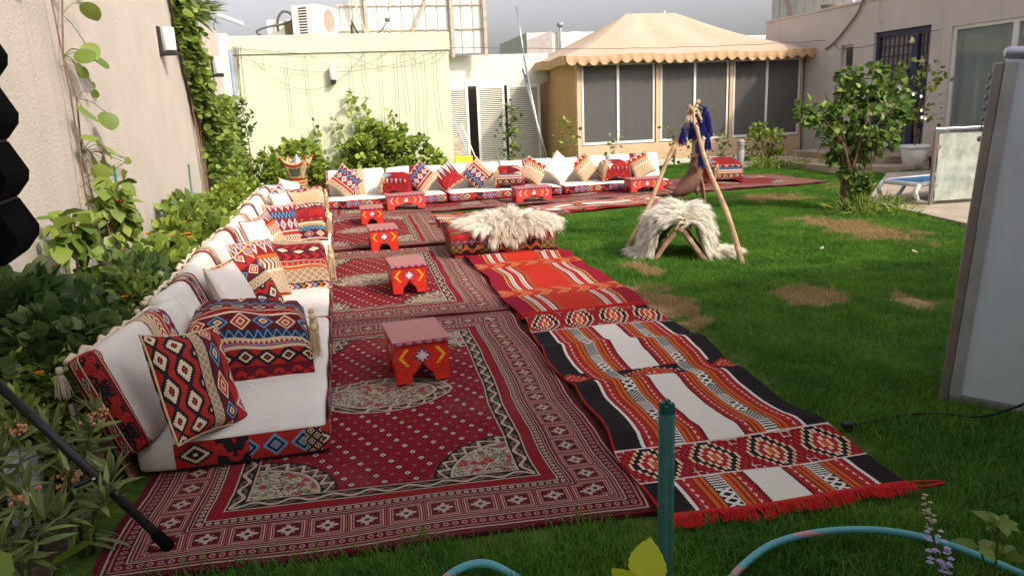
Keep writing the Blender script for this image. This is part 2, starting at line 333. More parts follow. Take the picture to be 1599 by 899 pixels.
# ------------------------------------------------------------------ carpets: patterns
def carpet_material(name, W=2.0, L=3.0, shift=0.0):
    c = Ctx(name, .95, 0, .08); x, y, _ = c.sep(c.coords('UV'))
    wv = c.comb(x, y, shift); wob = (c.noise(wv, 7, 2)-.5)*.012; u = x+wob; v = y+(c.noise(wv, 6, 2)-.5)*.012
    eu = u.mn(W-u); ev = v.mn(L-v); e = eu.mn(ev); side = eu < ev; al = u+(v-u)*side
    cr = (.44,.355,.26); pk = (.36,.155,.13); fld = (.20,.010,.018)
    col = c.ramp(e/.5, [(0, MAR), (.06, cr), (.078, MAR), (.10, pk), (.115, BLK), (.12, MAR), (.20, cr), (.212, BLK), (.225, pk), (.24, MAR), (.255, cr), (.265, MAR),
        (.53, MAR), (.54, cr), (.55, BLK), (.565, pk), (.58, MAR), (.64, cr), (.65, BLK), (.66, DRED), (.76, cr), (.775, BLK), (.90, cr), (.915, fld)])
    # guard dots
    for a, b, p, k1, k2 in ((.06, .10, .034, pk, NAV), (.29, .32, .03, cr, NAV)):
        t = (e-a)/(b-a); s = (al/p).fr(); d = ((s-.5)*(s-.5)+(t-.5)*(t-.5)).sqrt()
        cc = c.ramp(d, [(0, k2), (.14, k1), (.34, MAR)]); col = c.mix(e.rng(a, b), col, cc)
    # squares with blossoms
    t = (e-.132)/.132; s = (al/.142).fr(); X = s-.5; Y = t-.5; bx = X.abs().mx(Y.abs())*2
    fr_ = c.ramp(bx, [(0, MAR), (.60, BLK), (.64, pk), (.72, MAR), (.78, cr), (.84, DRED), (.92, pk), (.96, MAR)])
    r = (X*X+Y*Y).sqrt(); pet = ((X*Y).abs() < .010)*(r < .27); pet2 = ((X*X-Y*Y).abs() < .014)*(r < .22)
    fr_ = c.mix(pet2, fr_, pk); fr_ = c.mix(pet, fr_, cr); fr_ = c.mix(r < .07, fr_, NAV)
    col = c.mix(e.rng(.132, .264), col, fr_)
    # scroll border
    def scroll(al, t, p=.15):
        d = (t-.5-(al*(2*PI/p)).sin()*.26).abs(); d2 = (t-.5+(al*(2*PI/p)+.8).sin()*.26).abs()
        k = c.mix(d2 < .10, BLK, (.12,.10,.06)); k = c.mix(d < .13, k, cr)
        rr = (((al/(p/2)).fr()-.5).abs()*.9+(t-.5).abs()); return c.mix(rr < .16, k, (.22,.05,.05))
    col = c.mix(e.rng(.3875, .45), col, scroll(al, (e-.3875)/.0625))
    # dotted field
    p = .066; row = (v/p).fl(); cx = (u/p+row.mod(2.)*.5).fr()-.5; cy = (v/p).fr()-.5; d = cx.abs()+cy.abs()*.85
    par = ((u/p+row.mod(2.)*.5).fl()+row*.5).mod(2.) > .9
    dots = c.mix(par, c.ramp(d, [(0, BLK), (.09, (.58,.50,.40)), (.215, (.05,.004,.008)), (.30, fld)]), c.ramp(d, [(0, DRED), (.09, (.32,.15,.08)), (.17, (.07,.006,.01)), (.25, fld)]))
    inner = e > .4575; col = c.mix(inner, col, dots)
    def floral():
        v1 = c.voro(wv, 19); v2 = c.voro(c.comb(u+3, v+7), 34); n = c.noise(c.comb(u, v), 32, 3)
        f = c.mix((n-.5).abs() < .035, cr, (.09,.10,.06)); f = c.mix(v2 < .23, f, (.20,.06,.06))
        f2 = c.ramp(v1, [(0, cr), (.08, NAV), (.15, RED), (.27, (.42,.16,.11)), (.33, BLK), (.38, cr)])
        return c.mix(v1 < .38, f, f2)
    flo = floral()
    du = eu-.46; dv = ev-.46; rc = (du*du+dv*dv).sqrt(); col = c.mix(inner*(rc < .345), col, c.mix(rc < .27, scroll(du-dv, (rc-.27)/.075, .11), flo))
    rc1 = (rc-.27).abs() < .006; col = c.mix(inner*rc1, col, cr)
    mx_, my_ = (u-W/2)/.375, (v-L/2)/.255; rm = (mx_*mx_+my_*my_).sqrt()+((mx_*9).sin()*(my_*7).sin())*.02
    med = c.mix(rm < .76, scroll(mx_*.4+my_*.25, (rm-.76)/.24, .12), flo); med = c.mix(((rm-.75).abs() < .025)+((rm-.98).abs() < .02), med, cr)
    col = c.mix(rm < 1., col, med)
    n = c.noise(scale=240, detail=2); g = c.noise(scale=2.5, detail=3)
    col = c.mix(.55, col, c.ramp(n, [(.2, (.35,.35,.35)), (.8, (1,1,1))], 'LINEAR'), 'MULTIPLY'); col = c.mix(c.noise(scale=1.3, detail=5).sm(.45, .8)*.16, col, (.30,.19,.16)); col = c.mix(g.sm(.5, .8)*.25, col, (.6,.6,.6), 'MULTIPLY')
    c.bump(n, .5, .006)
    return c.done(col)
def finish_kilim(c, col):
    n = c.noise(scale=330, detail=2); col = c.mix(.35, col, c.ramp(n, [(.2, (.4,.4,.4)), (.8, (1,1,1))], 'LINEAR'), 'MULTIPLY'); c.bump(n, .35, .004); return c.done(col)
def kilim_dark_material(name, L=2.9):
    c = Ctx(name, .92, 0, .08); x, y, _ = c.sep(c.coords('UV')); u = x+(c.noise(c.comb(x, y), 5, 2)-.5)*.014; v = y
    a = (u-.5).abs()*2; s = (u-.5)
    tooth = ((v/.017).fr()-.5).abs()*.016; at = a+tooth
    col = c.ramp(at, [(0, WHT), (.165, BLK), (.178, DRED), (.20, RED), (.275, BLK), (.283, ORG), (.31, BLK), (.318, VER), (.335, ORG), (.365, BLK), (.375, WHT), (.50, BLK), (.51, ORG), (.54, BLK), (.548, VER), (.565, ORG), (.595, BLK), (.603, RED), (.71, DRED), (.73, WHT), (.76, BLK), (.985, RED)])
    t = (a-.375)/.125; blk = (v/.13).fl(); pa = blk.mod(3.)
    lat = c.mix((((v/.045+t).fr()-.5).abs().mx(((v/.045-t).fr()-.5).abs())) > .33, BLK, WHT)
    st = c.mix((v/.018).fr() > .5, WHT, BLK); q = c.mix(((t*6).fl()+(v/.011).fl()).mod(2.) > .5, BLK, (.45,.43,.40))
    fig = c.mix(pa > .5, lat, c.mix(pa > 1.5, st, q)); col = c.mix(a.rng(.38, .497), col, fig)
    for a0, a1 in ((.225, .252), (.645, .672)):
        tt = (a-a0)/(a1-a0); col = c.mix(a.rng(a0, a1)*((((v/.042).fr()-.5).abs()*2.4) < tt), col, (.62,.42,.34))
    vm = v.mn(L-v)
    t = (vm-.24)/.30; X = ((u/.25).fr()-.5).abs()*2; Y = (t-.5).abs()*2; d = (X.q(7)*.9+Y.q(9)*.9)*.5
    zz = X*.75+Y.q(5)*.5
    band = c.ramp(zz, [(0, ORG), (.13, CRM), (.20, RED), (.36, CRM), (.44, BLK), (.60, CRM), (.66, VER), (.72, MAR), (.78, RED), (.86, DRED)])
    gx = ((u/.035).fr()-.5).abs(); gy = ((v/.035).fr()-.5).abs(); grid_ = (gx.mx(gy) > .42)*(zz > .98)
    band = c.mix(grid_, band, (.62,.45,.40)); band = c.mix((t < .035)+(t > .965), band, (.62,.5,.45))
    col = c.mix(vm.rng(.24, .54), col, band)
    cen = (v-L/2).abs(); t = cen/.10; X = ((a/.35).fr()-.5).abs()*2
    sx = s.abs(); star = c.ramp((((u-.5)/.36).abs().mx(0.)*1.1+t.q(5)*.5), [(0, RED), (.08, CRM), (.12, RED), (.28, ORG), (.38, RED), (.52, CRM), (.55, BLK)])
    ed = c.ramp(((a-.9).abs()*3+t.q(5)*.6), [(0, ORG), (.12, RED), (.34, CRM), (.38, RED), (.6, BLK)])
    col = c.mix((cen < .10)*(a < .36), col, star); col = c.mix((cen < .10)*(a > .72), col, ed)
    return finish_kilim(c, col)
def kilim_red_material(name, L=2.35):
    c = Ctx(name, .92, 0, .08); x, y, _ = c.sep(c.coords('UV')); u = x+(c.noise(c.comb(x, y), 5, 2)-.5)*.012; v = y; a = (u-.5).abs()*2
    BUR = (.24,.010,.025)
    col = c.ramp(a, [(0, VER), (.29, BRN), (.30, ORG), (.315, MAR), (.33, ORG), (.345, BRN), (.36, RED), (.40, WHT), (.42, BLK), (.43, WHT), (.445, BLK), (.46, WHT), (.475, RED), (.58, WHT), (.60, BLK), (.61, WHT), (.625, BLK), (.635, WHT), (.65, MAR), (.67, ORG), (.685, MAR), (.70, ORG), (.715, GOLD), (.73, BUR)])
    vm = (v-.62).abs().mn((v-1.75).abs()); t = vm/.11; z = (((u/.16+t*.5).fr()-.5).abs()*2)
    band = c.ramp(z, [(0, ORG), (.2, DRED), (.3, (.6,.3,.15)), (.42, RED), (.62, ORG), (.7, MAR), (.8, VER)])
    col = c.mix(vm < .11, col, band)
    z2 = (v-2.2).abs()/.05; col = c.mix((z2 < 1.)*(((u/.1).fr()-.5).abs()*2+z2 < .9)*(a < .55), col, (.5,.3,.28))
    return finish_kilim(c, col)
CARPET = carpet_material('carpet_red_floral'); CARPET2 = carpet_material('carpet_red_floral_b', shift=3.3)
KDARK = kilim_dark_material('kilim_black_red'); KRED = kilim_red_material('kilim_red')
FRINGE = smat('red_yarn', (.50, .012, .012), .9, var=.25, vs=60)
def rug(name, label, cat, mat, W, L, loc, rotz, amp=.008, th=.011, nu=34, nv=60, seed=0, edge=.012, fringe=None, group=None, bumps=()):
    """flat textile with real folds; local x 0..W, y 0..L"""
    rr = random.Random(seed); ph = [rr.uniform(0, 6.28) for _ in range(8)]
    def zf(x, y):
        s = (math.sin(y*5.1+ph[0]+.8*math.sin(x*2+ph[1]))*.5+math.sin(y*11.7+x*1.5+ph[2])*.28+math.sin(x*4.3+y*2.2+ph[3])*.35+math.sin(x*9+ph[4])*math.sin(y*7+ph[5])*.3)
        z = amp*(1.0+s)
        for bx, by, br, bh, an in bumps:
            dx, dy = x-bx, y-by; k = dx*math.cos(an)+dy*math.sin(an); z += bh*math.exp(-(k/br)**2)*(1 if True else 0)*math.exp(-((-dx*math.sin(an)+dy*math.cos(an))/.9)**2)
        return z
    def top(u, v):
        x, y = u*W, v*L; k = (2*u-1)
        return (x+edge*k*math.sin(y*4.2+ph[6])+edge*.5*k*math.sin(y*10+ph[7]), y+edge*(2*v-1)*math.sin(x*5+ph[3]), th+zf(x, y))
    mb = MB(); mb.grid(top, nu, nv, lambda u, v: (u*W, v*L))
    def rim(pf, n):
        mb.grid(lambda u, v: (*pf(u)[:2], pf(u)[2]*(1-v)+(pf(u)[2]-th-.002)*v), n, 1, lambda u, v: (.005, .005))
    rim(lambda t: top(t, 0), nu); rim(lambda t: top(1-t, 1), nu); rim(lambda t: top(0, 1-t), nv); rim(lambda t: top(1, t), nv)
    if fringe:
        t = thing(name, label, cat, loc, rotz, group); o = part('woven_field', mb, mat, t, True)
        for end in fringe:
            N = 520; P = []; Fc = []
            for i in range(N):
                u = (i+rr.random()*.8)/N; b = Vector(top(u, 0 if end < 0 else 1)); ln = rr.uniform(.06, .085)*(1+.15*math.sin(u*23)); dx = rr.gauss(0, .012)+.012*math.sin(u*40)
                p0 = b+Vector((0, 0, .002)); p1 = b+Vector((dx*.5, end*ln*.5, .005+rr.uniform(-.003, .006))); p2 = b+Vector((dx, end*ln, -b.z+.012+rr.uniform(0, .006)))
                wd = .0022
                for k, p in enumerate((p0, p1, p2)): P += [p+Vector((-wd*(1-.3*k), 0, 0)), p+Vector((wd*(1-.3*k), 0, .0015))]
                o_ = i*6; Fc += [(o_, o_+1, o_+3, o_+2), (o_+2, o_+3, o_+5, o_+4)]
            f = MB(); f.add(P, Fc); fo = part('fringe', f, FRINGE, t); fo['kind'] = 'stuff'
        return t
    o = part(name, mb, mat, None, True, loc, (0, 0, rotz)); return tag(o, label, cat, group)
# ------------------------------------------------------------------ ground
def gz(x, y):
    m = 1.
    d = max(-1.2-x, x-2.6, 2.0-y, y-8.4); d2 = max(-1.5-x, x-9.0, 9.4-y, y-14.5)
    m = min(max(min(max(d, 0), max(d2, 0))/1.0, 0), 1); m = m if y > 1.5 else 0
    return .03*m*(math.sin(x*2.1+y*1.3)*.6+math.sin(y*3.3-x*.7)*.5+math.sin(x*1.1+2)*.4)
DRY = [(2.24, 5.3, .22, .55), (3.4, 4.9, .22, .30), (5.55, 7.35, .38, .85), (3.95, 4.45, .14, .2), (4.4, 11.6, .5, .25), (8.2, 9.9, .5, 1.2), (6.3, 10.2, .5, .35), (3.1, 7.15, .16, .12), (2.62, 6.35, .1, .35)]
def drymask(c, x, y):
    n = c.noise(c.comb(x, y), 9, 7, .75); n2 = c.noise(c.comb(x+7, y+3), 2.6, 3); out = None
    for a, b, ra, rb in DRY:
        d = (((x-a)/ra)*((x-a)/ra)+((y-b)/rb)*((y-b)/rb)).sqrt()+(n-.5)*2.2+(n2-.5)*3.4
        k = d.c.m('SUBTRACT', 1.25, d).sm(0, .35); out = k if out is None else out.mx(k)
    return out
def lawn_mat():
    c = Ctx('lawn_soil', .95, 0, .05); x, y, z = c.sep(c.geo()); n = c.noise(c.geo(), 14, 6); g = c.noise(c.geo(), 1.1, 4)
    col = c.mix(n.sm(.35, .7), (.04,.075,.012), (.08,.13,.024)); col = c.mix(g.sm(.5, .75)*.35, col, (.09,.09,.03))
    col = c.mix(drymask(c, x, y)*.85, col, c.mix(n.sm(.3, .7), (.36,.24,.11), (.20,.14,.06))); c.bump(n, .6, .03); return c.done(col)
def grass_mat():
    c = Ctx('grass_blade', .6, 0, .25); x, y, z = c.sep(c.geo()); g = c.noise(c.geo(), 1.9, 6, .7); f = c.noise(c.geo(), 40, 2)
    col = c.mix(g.sm(.3, .7), (.042,.160,.016), (.135,.29,.026)); col = c.mix(f.sm(.45, .8)*.6, col, (.16,.28,.04))
    col = c.mix(drymask(c, x, y)*.95, col, c.mix(f, (.26,.17,.07), (.55,.40,.20)))
    tr = c.nt.nodes.new('ShaderNodeBsdfTranslucent'); mx = c.nt.nodes.new('ShaderNodeMixShader'); mx.inputs[0].default_value = .4
    c.put(tr.inputs[0], col); c.done(col); out = c.nt.nodes['Material Output']
    c.nt.links.new(c.b.outputs[0], mx.inputs[1]); c.nt.links.new(tr.outputs[0], mx.inputs[2]); c.nt.links.new(mx.outputs[0], out.inputs[0]); return c.mat
mb = MB(); xs = [-300, -60, -12]+[-6+i*.35 for i in range(64)]+[20, 60, 300]; ys = [-300, -60, -8]+[-3+i*.35 for i in range(60)]+[22, 60, 400]
mb.add([(x, y, gz(x, y)) for y in ys for x in xs], [(j*len(xs)+i, j*len(xs)+i+1, (j+1)*len(xs)+i+1, (j+1)*len(xs)+i) for j in range(len(ys)-1) for i in range(len(xs)-1)])
struct(part('ground', mb, lawn_mat(), None, True))
# planting bed soil along the left wall and below the back wall
SOIL = smat('bed_soil', (.085, .058, .035), .95, var=.4, vs=30, bump=(60, .8, .03))
def strip(name, poly, mat, z=.012, h=0):
    m = MB(); n = len(poly); m.add([(x, y, z) for x, y in poly], [tuple(range(n))]); return struct(part(name, m, mat))
strip('planting_bed', [(-1.95, .6), (-1.12, .6), (-1.06, 3.2), (-1.06, 13.5), (4.0, 13.6), (4.0, 15.98), (-1.95, 15.98)], SOIL)
PAVE = smat('patio_stone', (.40, .34, .27), .85, var=.15, vs=3, bump=(40, .3, .01), dirt=((.25,.2,.15), 5, .5))
# patio slab with raised edge
m = MB(); m.prism([(6.75, 6.9), (7.15, 9.15), (9.9, 12.2), (12.0, 12.2), (12.0, 4.0), (7.0, 4.0)], -.05, .045, 2); struct(part('patio', m, PAVE))
m = MB(); m.prism([(9.35, 13.1), (10.15, 12.35), (11.95, 12.35), (11.95, 16.4), (9.4, 16.2)], 0, .14, 2); m.prism([(10.35, 13.0), (11.94, 12.7), (11.94, 16.0), (10.35, 16.0)], .14, .27, 2); st_ = struct(part('entrance_step', m, smat('step_stone', (.36, .27, .2), .85, var=.2, vs=4, bump=(30, .4, .01)))); bevel(st_, .01)
# ------------------------------------------------------------------ grass: one clump instanced over the lawn with geometry nodes
def clump(seed, N=170, R=.13, h=(.022, .05)):
    r = np.random.default_rng(seed); a = r.uniform(0, 2*PI, N); d = R*np.sqrt(r.uniform(0, 1, N)); bx, by = d*np.cos(a), d*np.sin(a)
    H = r.uniform(*h, N); la = r.uniform(0, 2*PI, N); ln = H*r.uniform(.2, .9, N); wd = r.uniform(.0012, .0022, N); sa = la+PI/2
    V = np.zeros((N, 5, 3)); sx, sy = np.cos(sa)*wd, np.sin(sa)*wd
    V[:, 0] = np.stack([bx-sx, by-sy, -.006+0*bx], 1); V[:, 1] = np.stack([bx+sx, by+sy, -.006+0*bx], 1)
    mx, my = bx+np.cos(la)*ln*.35, by+np.sin(la)*ln*.35
    V[:, 2] = np.stack([mx+sx*.8, my+sy*.8, H*.62], 1); V[:, 3] = np.stack([mx-sx*.8, my-sy*.8, H*.62], 1)
    V[:, 4] = np.stack([bx+np.cos(la)*ln, by+np.sin(la)*ln, H], 1)
    b = (np.arange(N)*5)[:, None]; q = b+np.array([[0, 1, 2, 3]]); t = b+np.array([[3, 2, 4]])
    me = bpy.data.meshes.new('grass_tuft'); me.from_pydata(V.reshape(-1, 3).tolist(), [], q.tolist()+t.tolist()); me.materials.append(GRASS)
    return bpy.data.objects.new('grass_tuft', me)
GRASS = grass_mat()
def grow(P, d):
    cx = sum(p[0] for p in P)/len(P); cy = sum(p[1] for p in P)/len(P); return [(x+d*np.sign(x-cx), y+d*np.sign(y-cy)) for x, y in P]
def inpoly(x, y, P):
    r = False; n = len(P)
    for i in range(n):
        (x1, y1), (x2, y2) = P[i], P[i-1]
        if (y1 > y) != (y2 > y) and x < (x2-x1)*(y-y1)/(y2-y1)+x1: r = not r
    return r
PATIO = [(6.78, 6.9), (7.15, 9.15), (9.9, 12.2), (12.0, 12.2), (12.0, 4.0), (7.0, 4.0)]
NOGRASS = [[(-1.0, 2.40), (1.14, 2.30), (1.12, 5.4), (1.2, 8.2), (1.3, 9.5), (1.2, 9.82), (3.3, 9.9), (5.1, 10.4), (5.1, 11.25), (8.4, 11.4), (8.45, 13.4), (-1.2, 13.5), (-1.2, 3.2), (-1.05, 2.40)],
           [(.95, 2.20), (2.15, 2.12), (2.36, 5.25), (1.1, 5.2)], [(1.1, 5.0), (2.3, 5.0), (2.36, 7.5), (2.42, 10.3), (1.1, 10)], PATIO, [(9.35, 13.1), (10.15, 12.35), (12, 12.35), (12, 16.4), (9.4, 16.2)]]
gp = []
def scatter(n, x0, x1, y0, y1, thin=True):
    for _ in range(n):
        x, y = random.uniform(x0, x1), random.uniform(y0, y1)
        if any(inpoly(x, y, P) for P in NOGRASS) or x < -1.05 or (y > 13.4 and x < 4.0): continue
        if thin:
            k = min((((x-a)/ra)**2+((y-b)/rb)**2)**.5 for a, b, ra, rb in DRY)
            if k < .9 and random.random() < .6: continue
        gp.append((x, y, gz(x, y)))
scatter(3600, -1.05, 3.6, 1.3, 5.6); scatter(4200, 1.9, 8, 5.0, 10.8); scatter(3200, 3.0, 11.8, 10.0, 17.5); scatter(600, 3.6, 7, 2.5, 5.2)
me = bpy.data.meshes.new('lawn_grass'); me.from_pydata(gp, [], []); lawn = bpy.data.objects.new('lawn_grass', me); C.objects.link(lawn)
tag(lawn, 'short green lawn grass with dry straw patches around the rugs', 'grass'); lawn['kind'] = 'stuff'
ng = bpy.data.node_groups.new('scatter_grass', 'GeometryNodeTree'); ng.interface.new_socket('Geometry', in_out='INPUT', socket_type='NodeSocketGeometry'); ng.interface.new_socket('Geometry', in_out='OUTPUT', socket_type='NodeSocketGeometry')
gi, go = ng.nodes.new('NodeGroupInput'), ng.nodes.new('NodeGroupOutput'); prev = None; jn = ng.nodes.new('GeometryNodeJoinGeometry')
for k in range(3):
    tuft = clump(k); oi = ng.nodes.new('GeometryNodeObjectInfo'); oi.inputs[0].default_value = tuft; oi.inputs['As Instance'].default_value = True
    ip = ng.nodes.new('GeometryNodeInstanceOnPoints'); rv = ng.nodes.new('FunctionNodeRandomValue'); rv.data_type = 'FLOAT_VECTOR'; rv.inputs[0].default_value = (0, 0, 0); rv.inputs[1].default_value = (.12, .12, 6.28); rv.inputs['Seed'].default_value = k
    rs = ng.nodes.new('FunctionNodeRandomValue'); rs.data_type = 'FLOAT'; rs.inputs[2].default_value = .55; rs.inputs[3].default_value = 1.35; rs.inputs['Seed'].default_value = 9+k
    ri = ng.nodes.new('FunctionNodeRandomValue'); ri.data_type = 'INT'; ri.inputs[4].default_value = 0; ri.inputs[5].default_value = 2; ri.inputs['Seed'].default_value = 50
    cp = ng.nodes.new('FunctionNodeCompare'); cp.data_type = 'INT'; cp.operation = 'EQUAL'; cp.inputs[3].default_value = k
    L_ = ng.links.new; L_(ri.outputs[2], cp.inputs[2]); L_(cp.outputs[0], ip.inputs['Selection']); L_(gi.outputs[0], ip.inputs['Points']); L_(oi.outputs['Geometry'], ip.inputs['Instance'])
    L_(rv.outputs[0], ip.inputs['Rotation']); L_(rs.outputs[1], ip.inputs['Scale']); L_(ip.outputs[0], jn.inputs[0])
L_(jn.outputs[0], go.inputs[0]); lawn.modifiers.new('grass', 'NODES').node_group = ng
# ------------------------------------------------------------------ rugs on the ground
rug('carpet', 'nearest red floral carpet with cream medallion in the foreground', 'carpet', CARPET, 2.0, 3.02, (-.94, 2.47, 0), math.radians(-2.6), .010, seed=3, nu=40, nv=70, bumps=[(1.2, 2.9, .12, .015, 1.4)])
rug('carpet', 'middle red floral carpet, second from the camera under two small red tables', 'carpet', CARPET2, 2.0, 3.05, (-.80, 5.44, .002), math.radians(-1.2), .010, seed=8, nu=40, nv=70, bumps=[(1.0, 2.85, .12, .03, 1.5), (1.6, 1.2, .1, .02, 1.2)])
rug('carpet', 'third red floral carpet, wrinkled, under the farthest small red tables', 'carpet', CARPET, 2.0, 3.0, (-.74, 8.46, .004), math.radians(-1.0), .014, seed=12, nu=40, nv=70, bumps=[(.8, .1, .12, .04, 1.5), (1.2, 2.4, .15, .03, 1.6)])
for k, (x, y, r_, lb) in enumerate(((2.62, 11.38, 91, 'red floral carpet at the left end of the long far sofa row'), (5.55, 11.42, 90.5, 'red floral carpet before the right half of the long far sofa row'), (8.25, 11.55, 88.5, 'red floral carpet behind the wooden tripod reaching out to the right lawn'))):
    rug('carpet', lb, 'carpet', (CARPET2, CARPET, CARPET2)[k], 2.0, (3.0, 3.0, 2.75)[k], (x, y, .008+.002*k), math.radians(r_), .012, seed=20+k, nu=30, nv=50)
rug('kilim_runner', 'near black, red and white striped kilim runner with red fringe', 'runner', KDARK, .98, 2.9, (1.045, 2.30, .020), math.radians(-2.5), .014, seed=5, nu=36, nv=80, edge=.016, fringe=(-1,), bumps=[(.5, 2.6, .09, .06, 1.5), (.4, 1.3, .10, .03, 1.6), (.5, 1.95, .08, .03, 1.45), (.6, .62, .08, .02, 1.5)])
rug('kilim_runner', 'bright red kilim runner with white and orange stripes beside the fur pouf', 'runner', KRED, 1.0, 2.35, (1.17, 5.14, .028), math.radians(-.8), .013, seed=15, nu=36, nv=70, edge=.016, fringe=(-1,), bumps=[(.5, 2.1, .1, .05, 1.5), (.5, 1.1, .15, .02, 1.5)])
rug('kilim_runner', 'black, orange and white kilim runner partly hidden under the fur pouf', 'runner', KDARK, 1.0, 2.9, (1.20, 7.5, .016), math.radians(-1), .012, seed=25, nu=30, nv=60, bumps=[(.5, 2.2, .1, .04, 1.4), (.3, 2.6, .1, .04, 1.5)])
rug('kilim_runner', 'far wrinkled kilim runner with white stripe along the lawn edge, left one', 'runner', KDARK, .95, 2.0, (3.15, 10.05, .014), math.radians(92), .014, seed=35, nu=30, nv=60)
rug('kilim_runner', 'far wrinkled kilim runner with white stripe along the lawn edge, right one', 'runner', KDARK, .95, 2.1, (4.95, 10.52, .020), math.radians(98), .014, seed=45, nu=30, nv=60)
# ------------------------------------------------------------------ walls and buildings
STUCCO = smat('beige_stucco', (.50, .45, .385), .9, var=.05, vs=1.5, bump=(45, .5, .02), dirt=((.42,.36,.29), 1.2, .30), streak=.35)
YELLOW = smat('pale_yellow_paint', (.53, .56, .40), .85, var=.03, vs=1.2, bump=(60, .2, .006), dirt=((.46,.44,.32), .9, .3), streak=.25)
WHITEP = smat('white_paint', (.74, .72, .66), .7, var=.05, vs=3, bump=(50, .15, .005)); CREAMP = smat('cream_render', (.60, .585, .50), .85, var=.06, vs=2, bump=(40, .2, .006), dirt=((.5,.42,.3), 2, .3))
STEEL = smat('brushed_steel', (.55, .55, .56), .35, .9, var=.08, vs=20); GREYPLASTIC = smat('grey_plastic', (.30, .31, .33), .5); DARK = smat('dark_void', (.02, .018, .016), .9)
BLACKM = smat('black_metal', (.012, .012, .014), .5, 0, spec=.4); PIPE = smat('blue_grey_pipe', (.20, .24, .32), .5); WIRE = smat('wire_tan', (.13, .105, .085), .8); WIREB = smat('wire_black', (.012,.012,.012), .6)
o = bpy.data.objects.new('garden_wall', None); C.objects.link(o); tag(o, 'long beige stucco garden wall with climbing vines on the left', 'wall'); gw = o
m = MB(); m.box((-2.2, -3, -.1), (-1.95, 15.6, 3.08)); part('wall_face', m, STUCCO, gw)
m = MB(); m.box((-2.2, 15.6, -.1), (-1.80, 15.97, 3.06)); part('corner_pillar', m, CREAMP, gw)
m = MB(); m.tube([(-1.77, 15.62, 0), (-1.77, 15.62, 2.75)], .035, 8); m.tube([(-1.77, 15.80, 0), (-1.77, 15.80, 2.75)], .028, 8); m.box((-1.80, 15.66, 0), (-1.778, 15.76, 2.72)); part('drain_pipe', m, PIPE, gw, True)
# pale yellow block at the back
yb = thing('outbuilding', 'pale yellow flat-roofed outbuilding wall behind the green bushes', 'building', (0, 16, 0))
m = MB(); m.box((-1.98, 0, -.1), (2.42, 3.9, 2.70)); part('wall', m, YELLOW, yb)
m = MB(); m.box((-2.0, -.035, 2.70), (2.45, 3.93, 3.04)); part('parapet', m, YELLOW, yb)
def wall_lamp(name, label, loc, rz, flip=False):
    t = thing(name, label, 'wall lamp', loc, rz, 'outdoor wall lamps')
    m = MB(); m.box((-.05, -.03, -.17), (.05, 0, .17)); bevel(part('back_plate', m, BLACKM, t), .006)
    m = MB(); m.lathe([(0, .16), (.062, .158), (.07, .15), (.07, -.10), (.062, -.11), (0, -.11)], 18, (0, -.12, 0)); part('white_shade', m, WHITEP, t, True)
    m = MB(); m.box((-.05, -.19, -.165), (.05, -.03, -.115)); bevel(part('lamp_base', m, BLACKM, t), .008); return t
wall_lamp('wall_lamp', 'white cylinder wall lamp beside the tall vine, nearer one on the beige wall', (-1.95, 10.2, 2.44), PI/2)
wall_lamp('wall_lamp', 'white cylinder wall lamp near the corner drain pipe on the beige wall', (-1.95, 14.3, 2.38), PI/2)
wall_lamp('wall_lamp', 'small white and black lamp on the pale yellow wall', (.08, 15.995, 2.28), 0)
t = thing('wall_lamp', 'dark wall lamp cut off at the top left corner of the picture', 'wall lamp', (-1.95, 5.55, 2.63), PI/2, 'outdoor wall lamps')
m = MB(); m.box((-.09, -.16, -.1), (.09, 0, .16)); bevel(part('lamp_body', m, GREYPLASTIC, t), .01); m = MB(); m.box((-.06, -.26, -.02), (.06, -.16, .12)); bevel(part('lamp_hood', m, GREYPLASTIC, t), .01)
# flood light on the pillar
t = thing('flood_light', 'long white street-lamp head on a thin arm above the garden wall', 'street lamp', (-1.9, 15.9, 3.05))
m = MB(); m.tube([(-.12, .05, 0), (-.14, .05, .2), (-.08, .05, .33)], .012, 6); part('arm', m, WIRE, t)
m = MB(); m.add(rbox_mb(.50, .16, .075, .03, (6, 3, 2)).v, rbox_mb(.50, .16, .075, .03, (6, 3, 2)).f); m.xf(Matrix.Translation((.16, .05, .25)) @ Matrix.Rotation(.38, 4, 'Y')); weld(part('lamp_head', m, WHITEP, t))
m = MB(); m.tube([(.38, .05, .18), (.56, .05, .11)], .008, 6); part('spike', m, GREYPLASTIC, t)
# --- rooftop: air conditioners, screen, poles
t = thing('air_conditioner', 'white air conditioner outdoor unit with side slots on the roof', 'air conditioner', (-.18, 16.75, 3.045), math.radians(-28))
m = MB(); m.box((-.29, -.4, .03), (.29, .4, .60)); bevel(part('casing', m, WHITEP, t), .015)
for k in range(10):
    m = MB(); m.box((-.13, -.404, .06+k*.052), (.05, -.40, .085+k*.052)); part('vent_slot', m, DARK, t)
m = MB(); m.lathe([(0, 0), (.21, 0), (.22, .012), (0, .014)], 24); m.xf(Matrix.Translation((.291, .05, .32)) @ Matrix.Rotation(PI/2, 4, 'Y')); part('fan_grille', m, smat('fan_grille_brown', (.33,.26,.2), .6), t)
m = MB(); m.box((-.29, -.36, 0), (.29, -.3, .03)); m.box((-.29, .3, 0), (.29, .36, .03)); part('foot_rail', m, GREYPLASTIC, t)
t = thing('air_conditioner', 'small air conditioner with brown coil and looped grey duct on the roof', 'air conditioner', (-.85, 17.2, 3.045))
m = MB(); m.box((-.3, -.15, 0), (.32, .25, .40)); bevel(part('casing', m, WHITEP, t), .01); m = MB(); m.box((.05, -.17, .03), (.31, -.152, .36)); part('coil', m, smat('coil', (.22,.16,.11), .6, var=.4, vs=60), t)
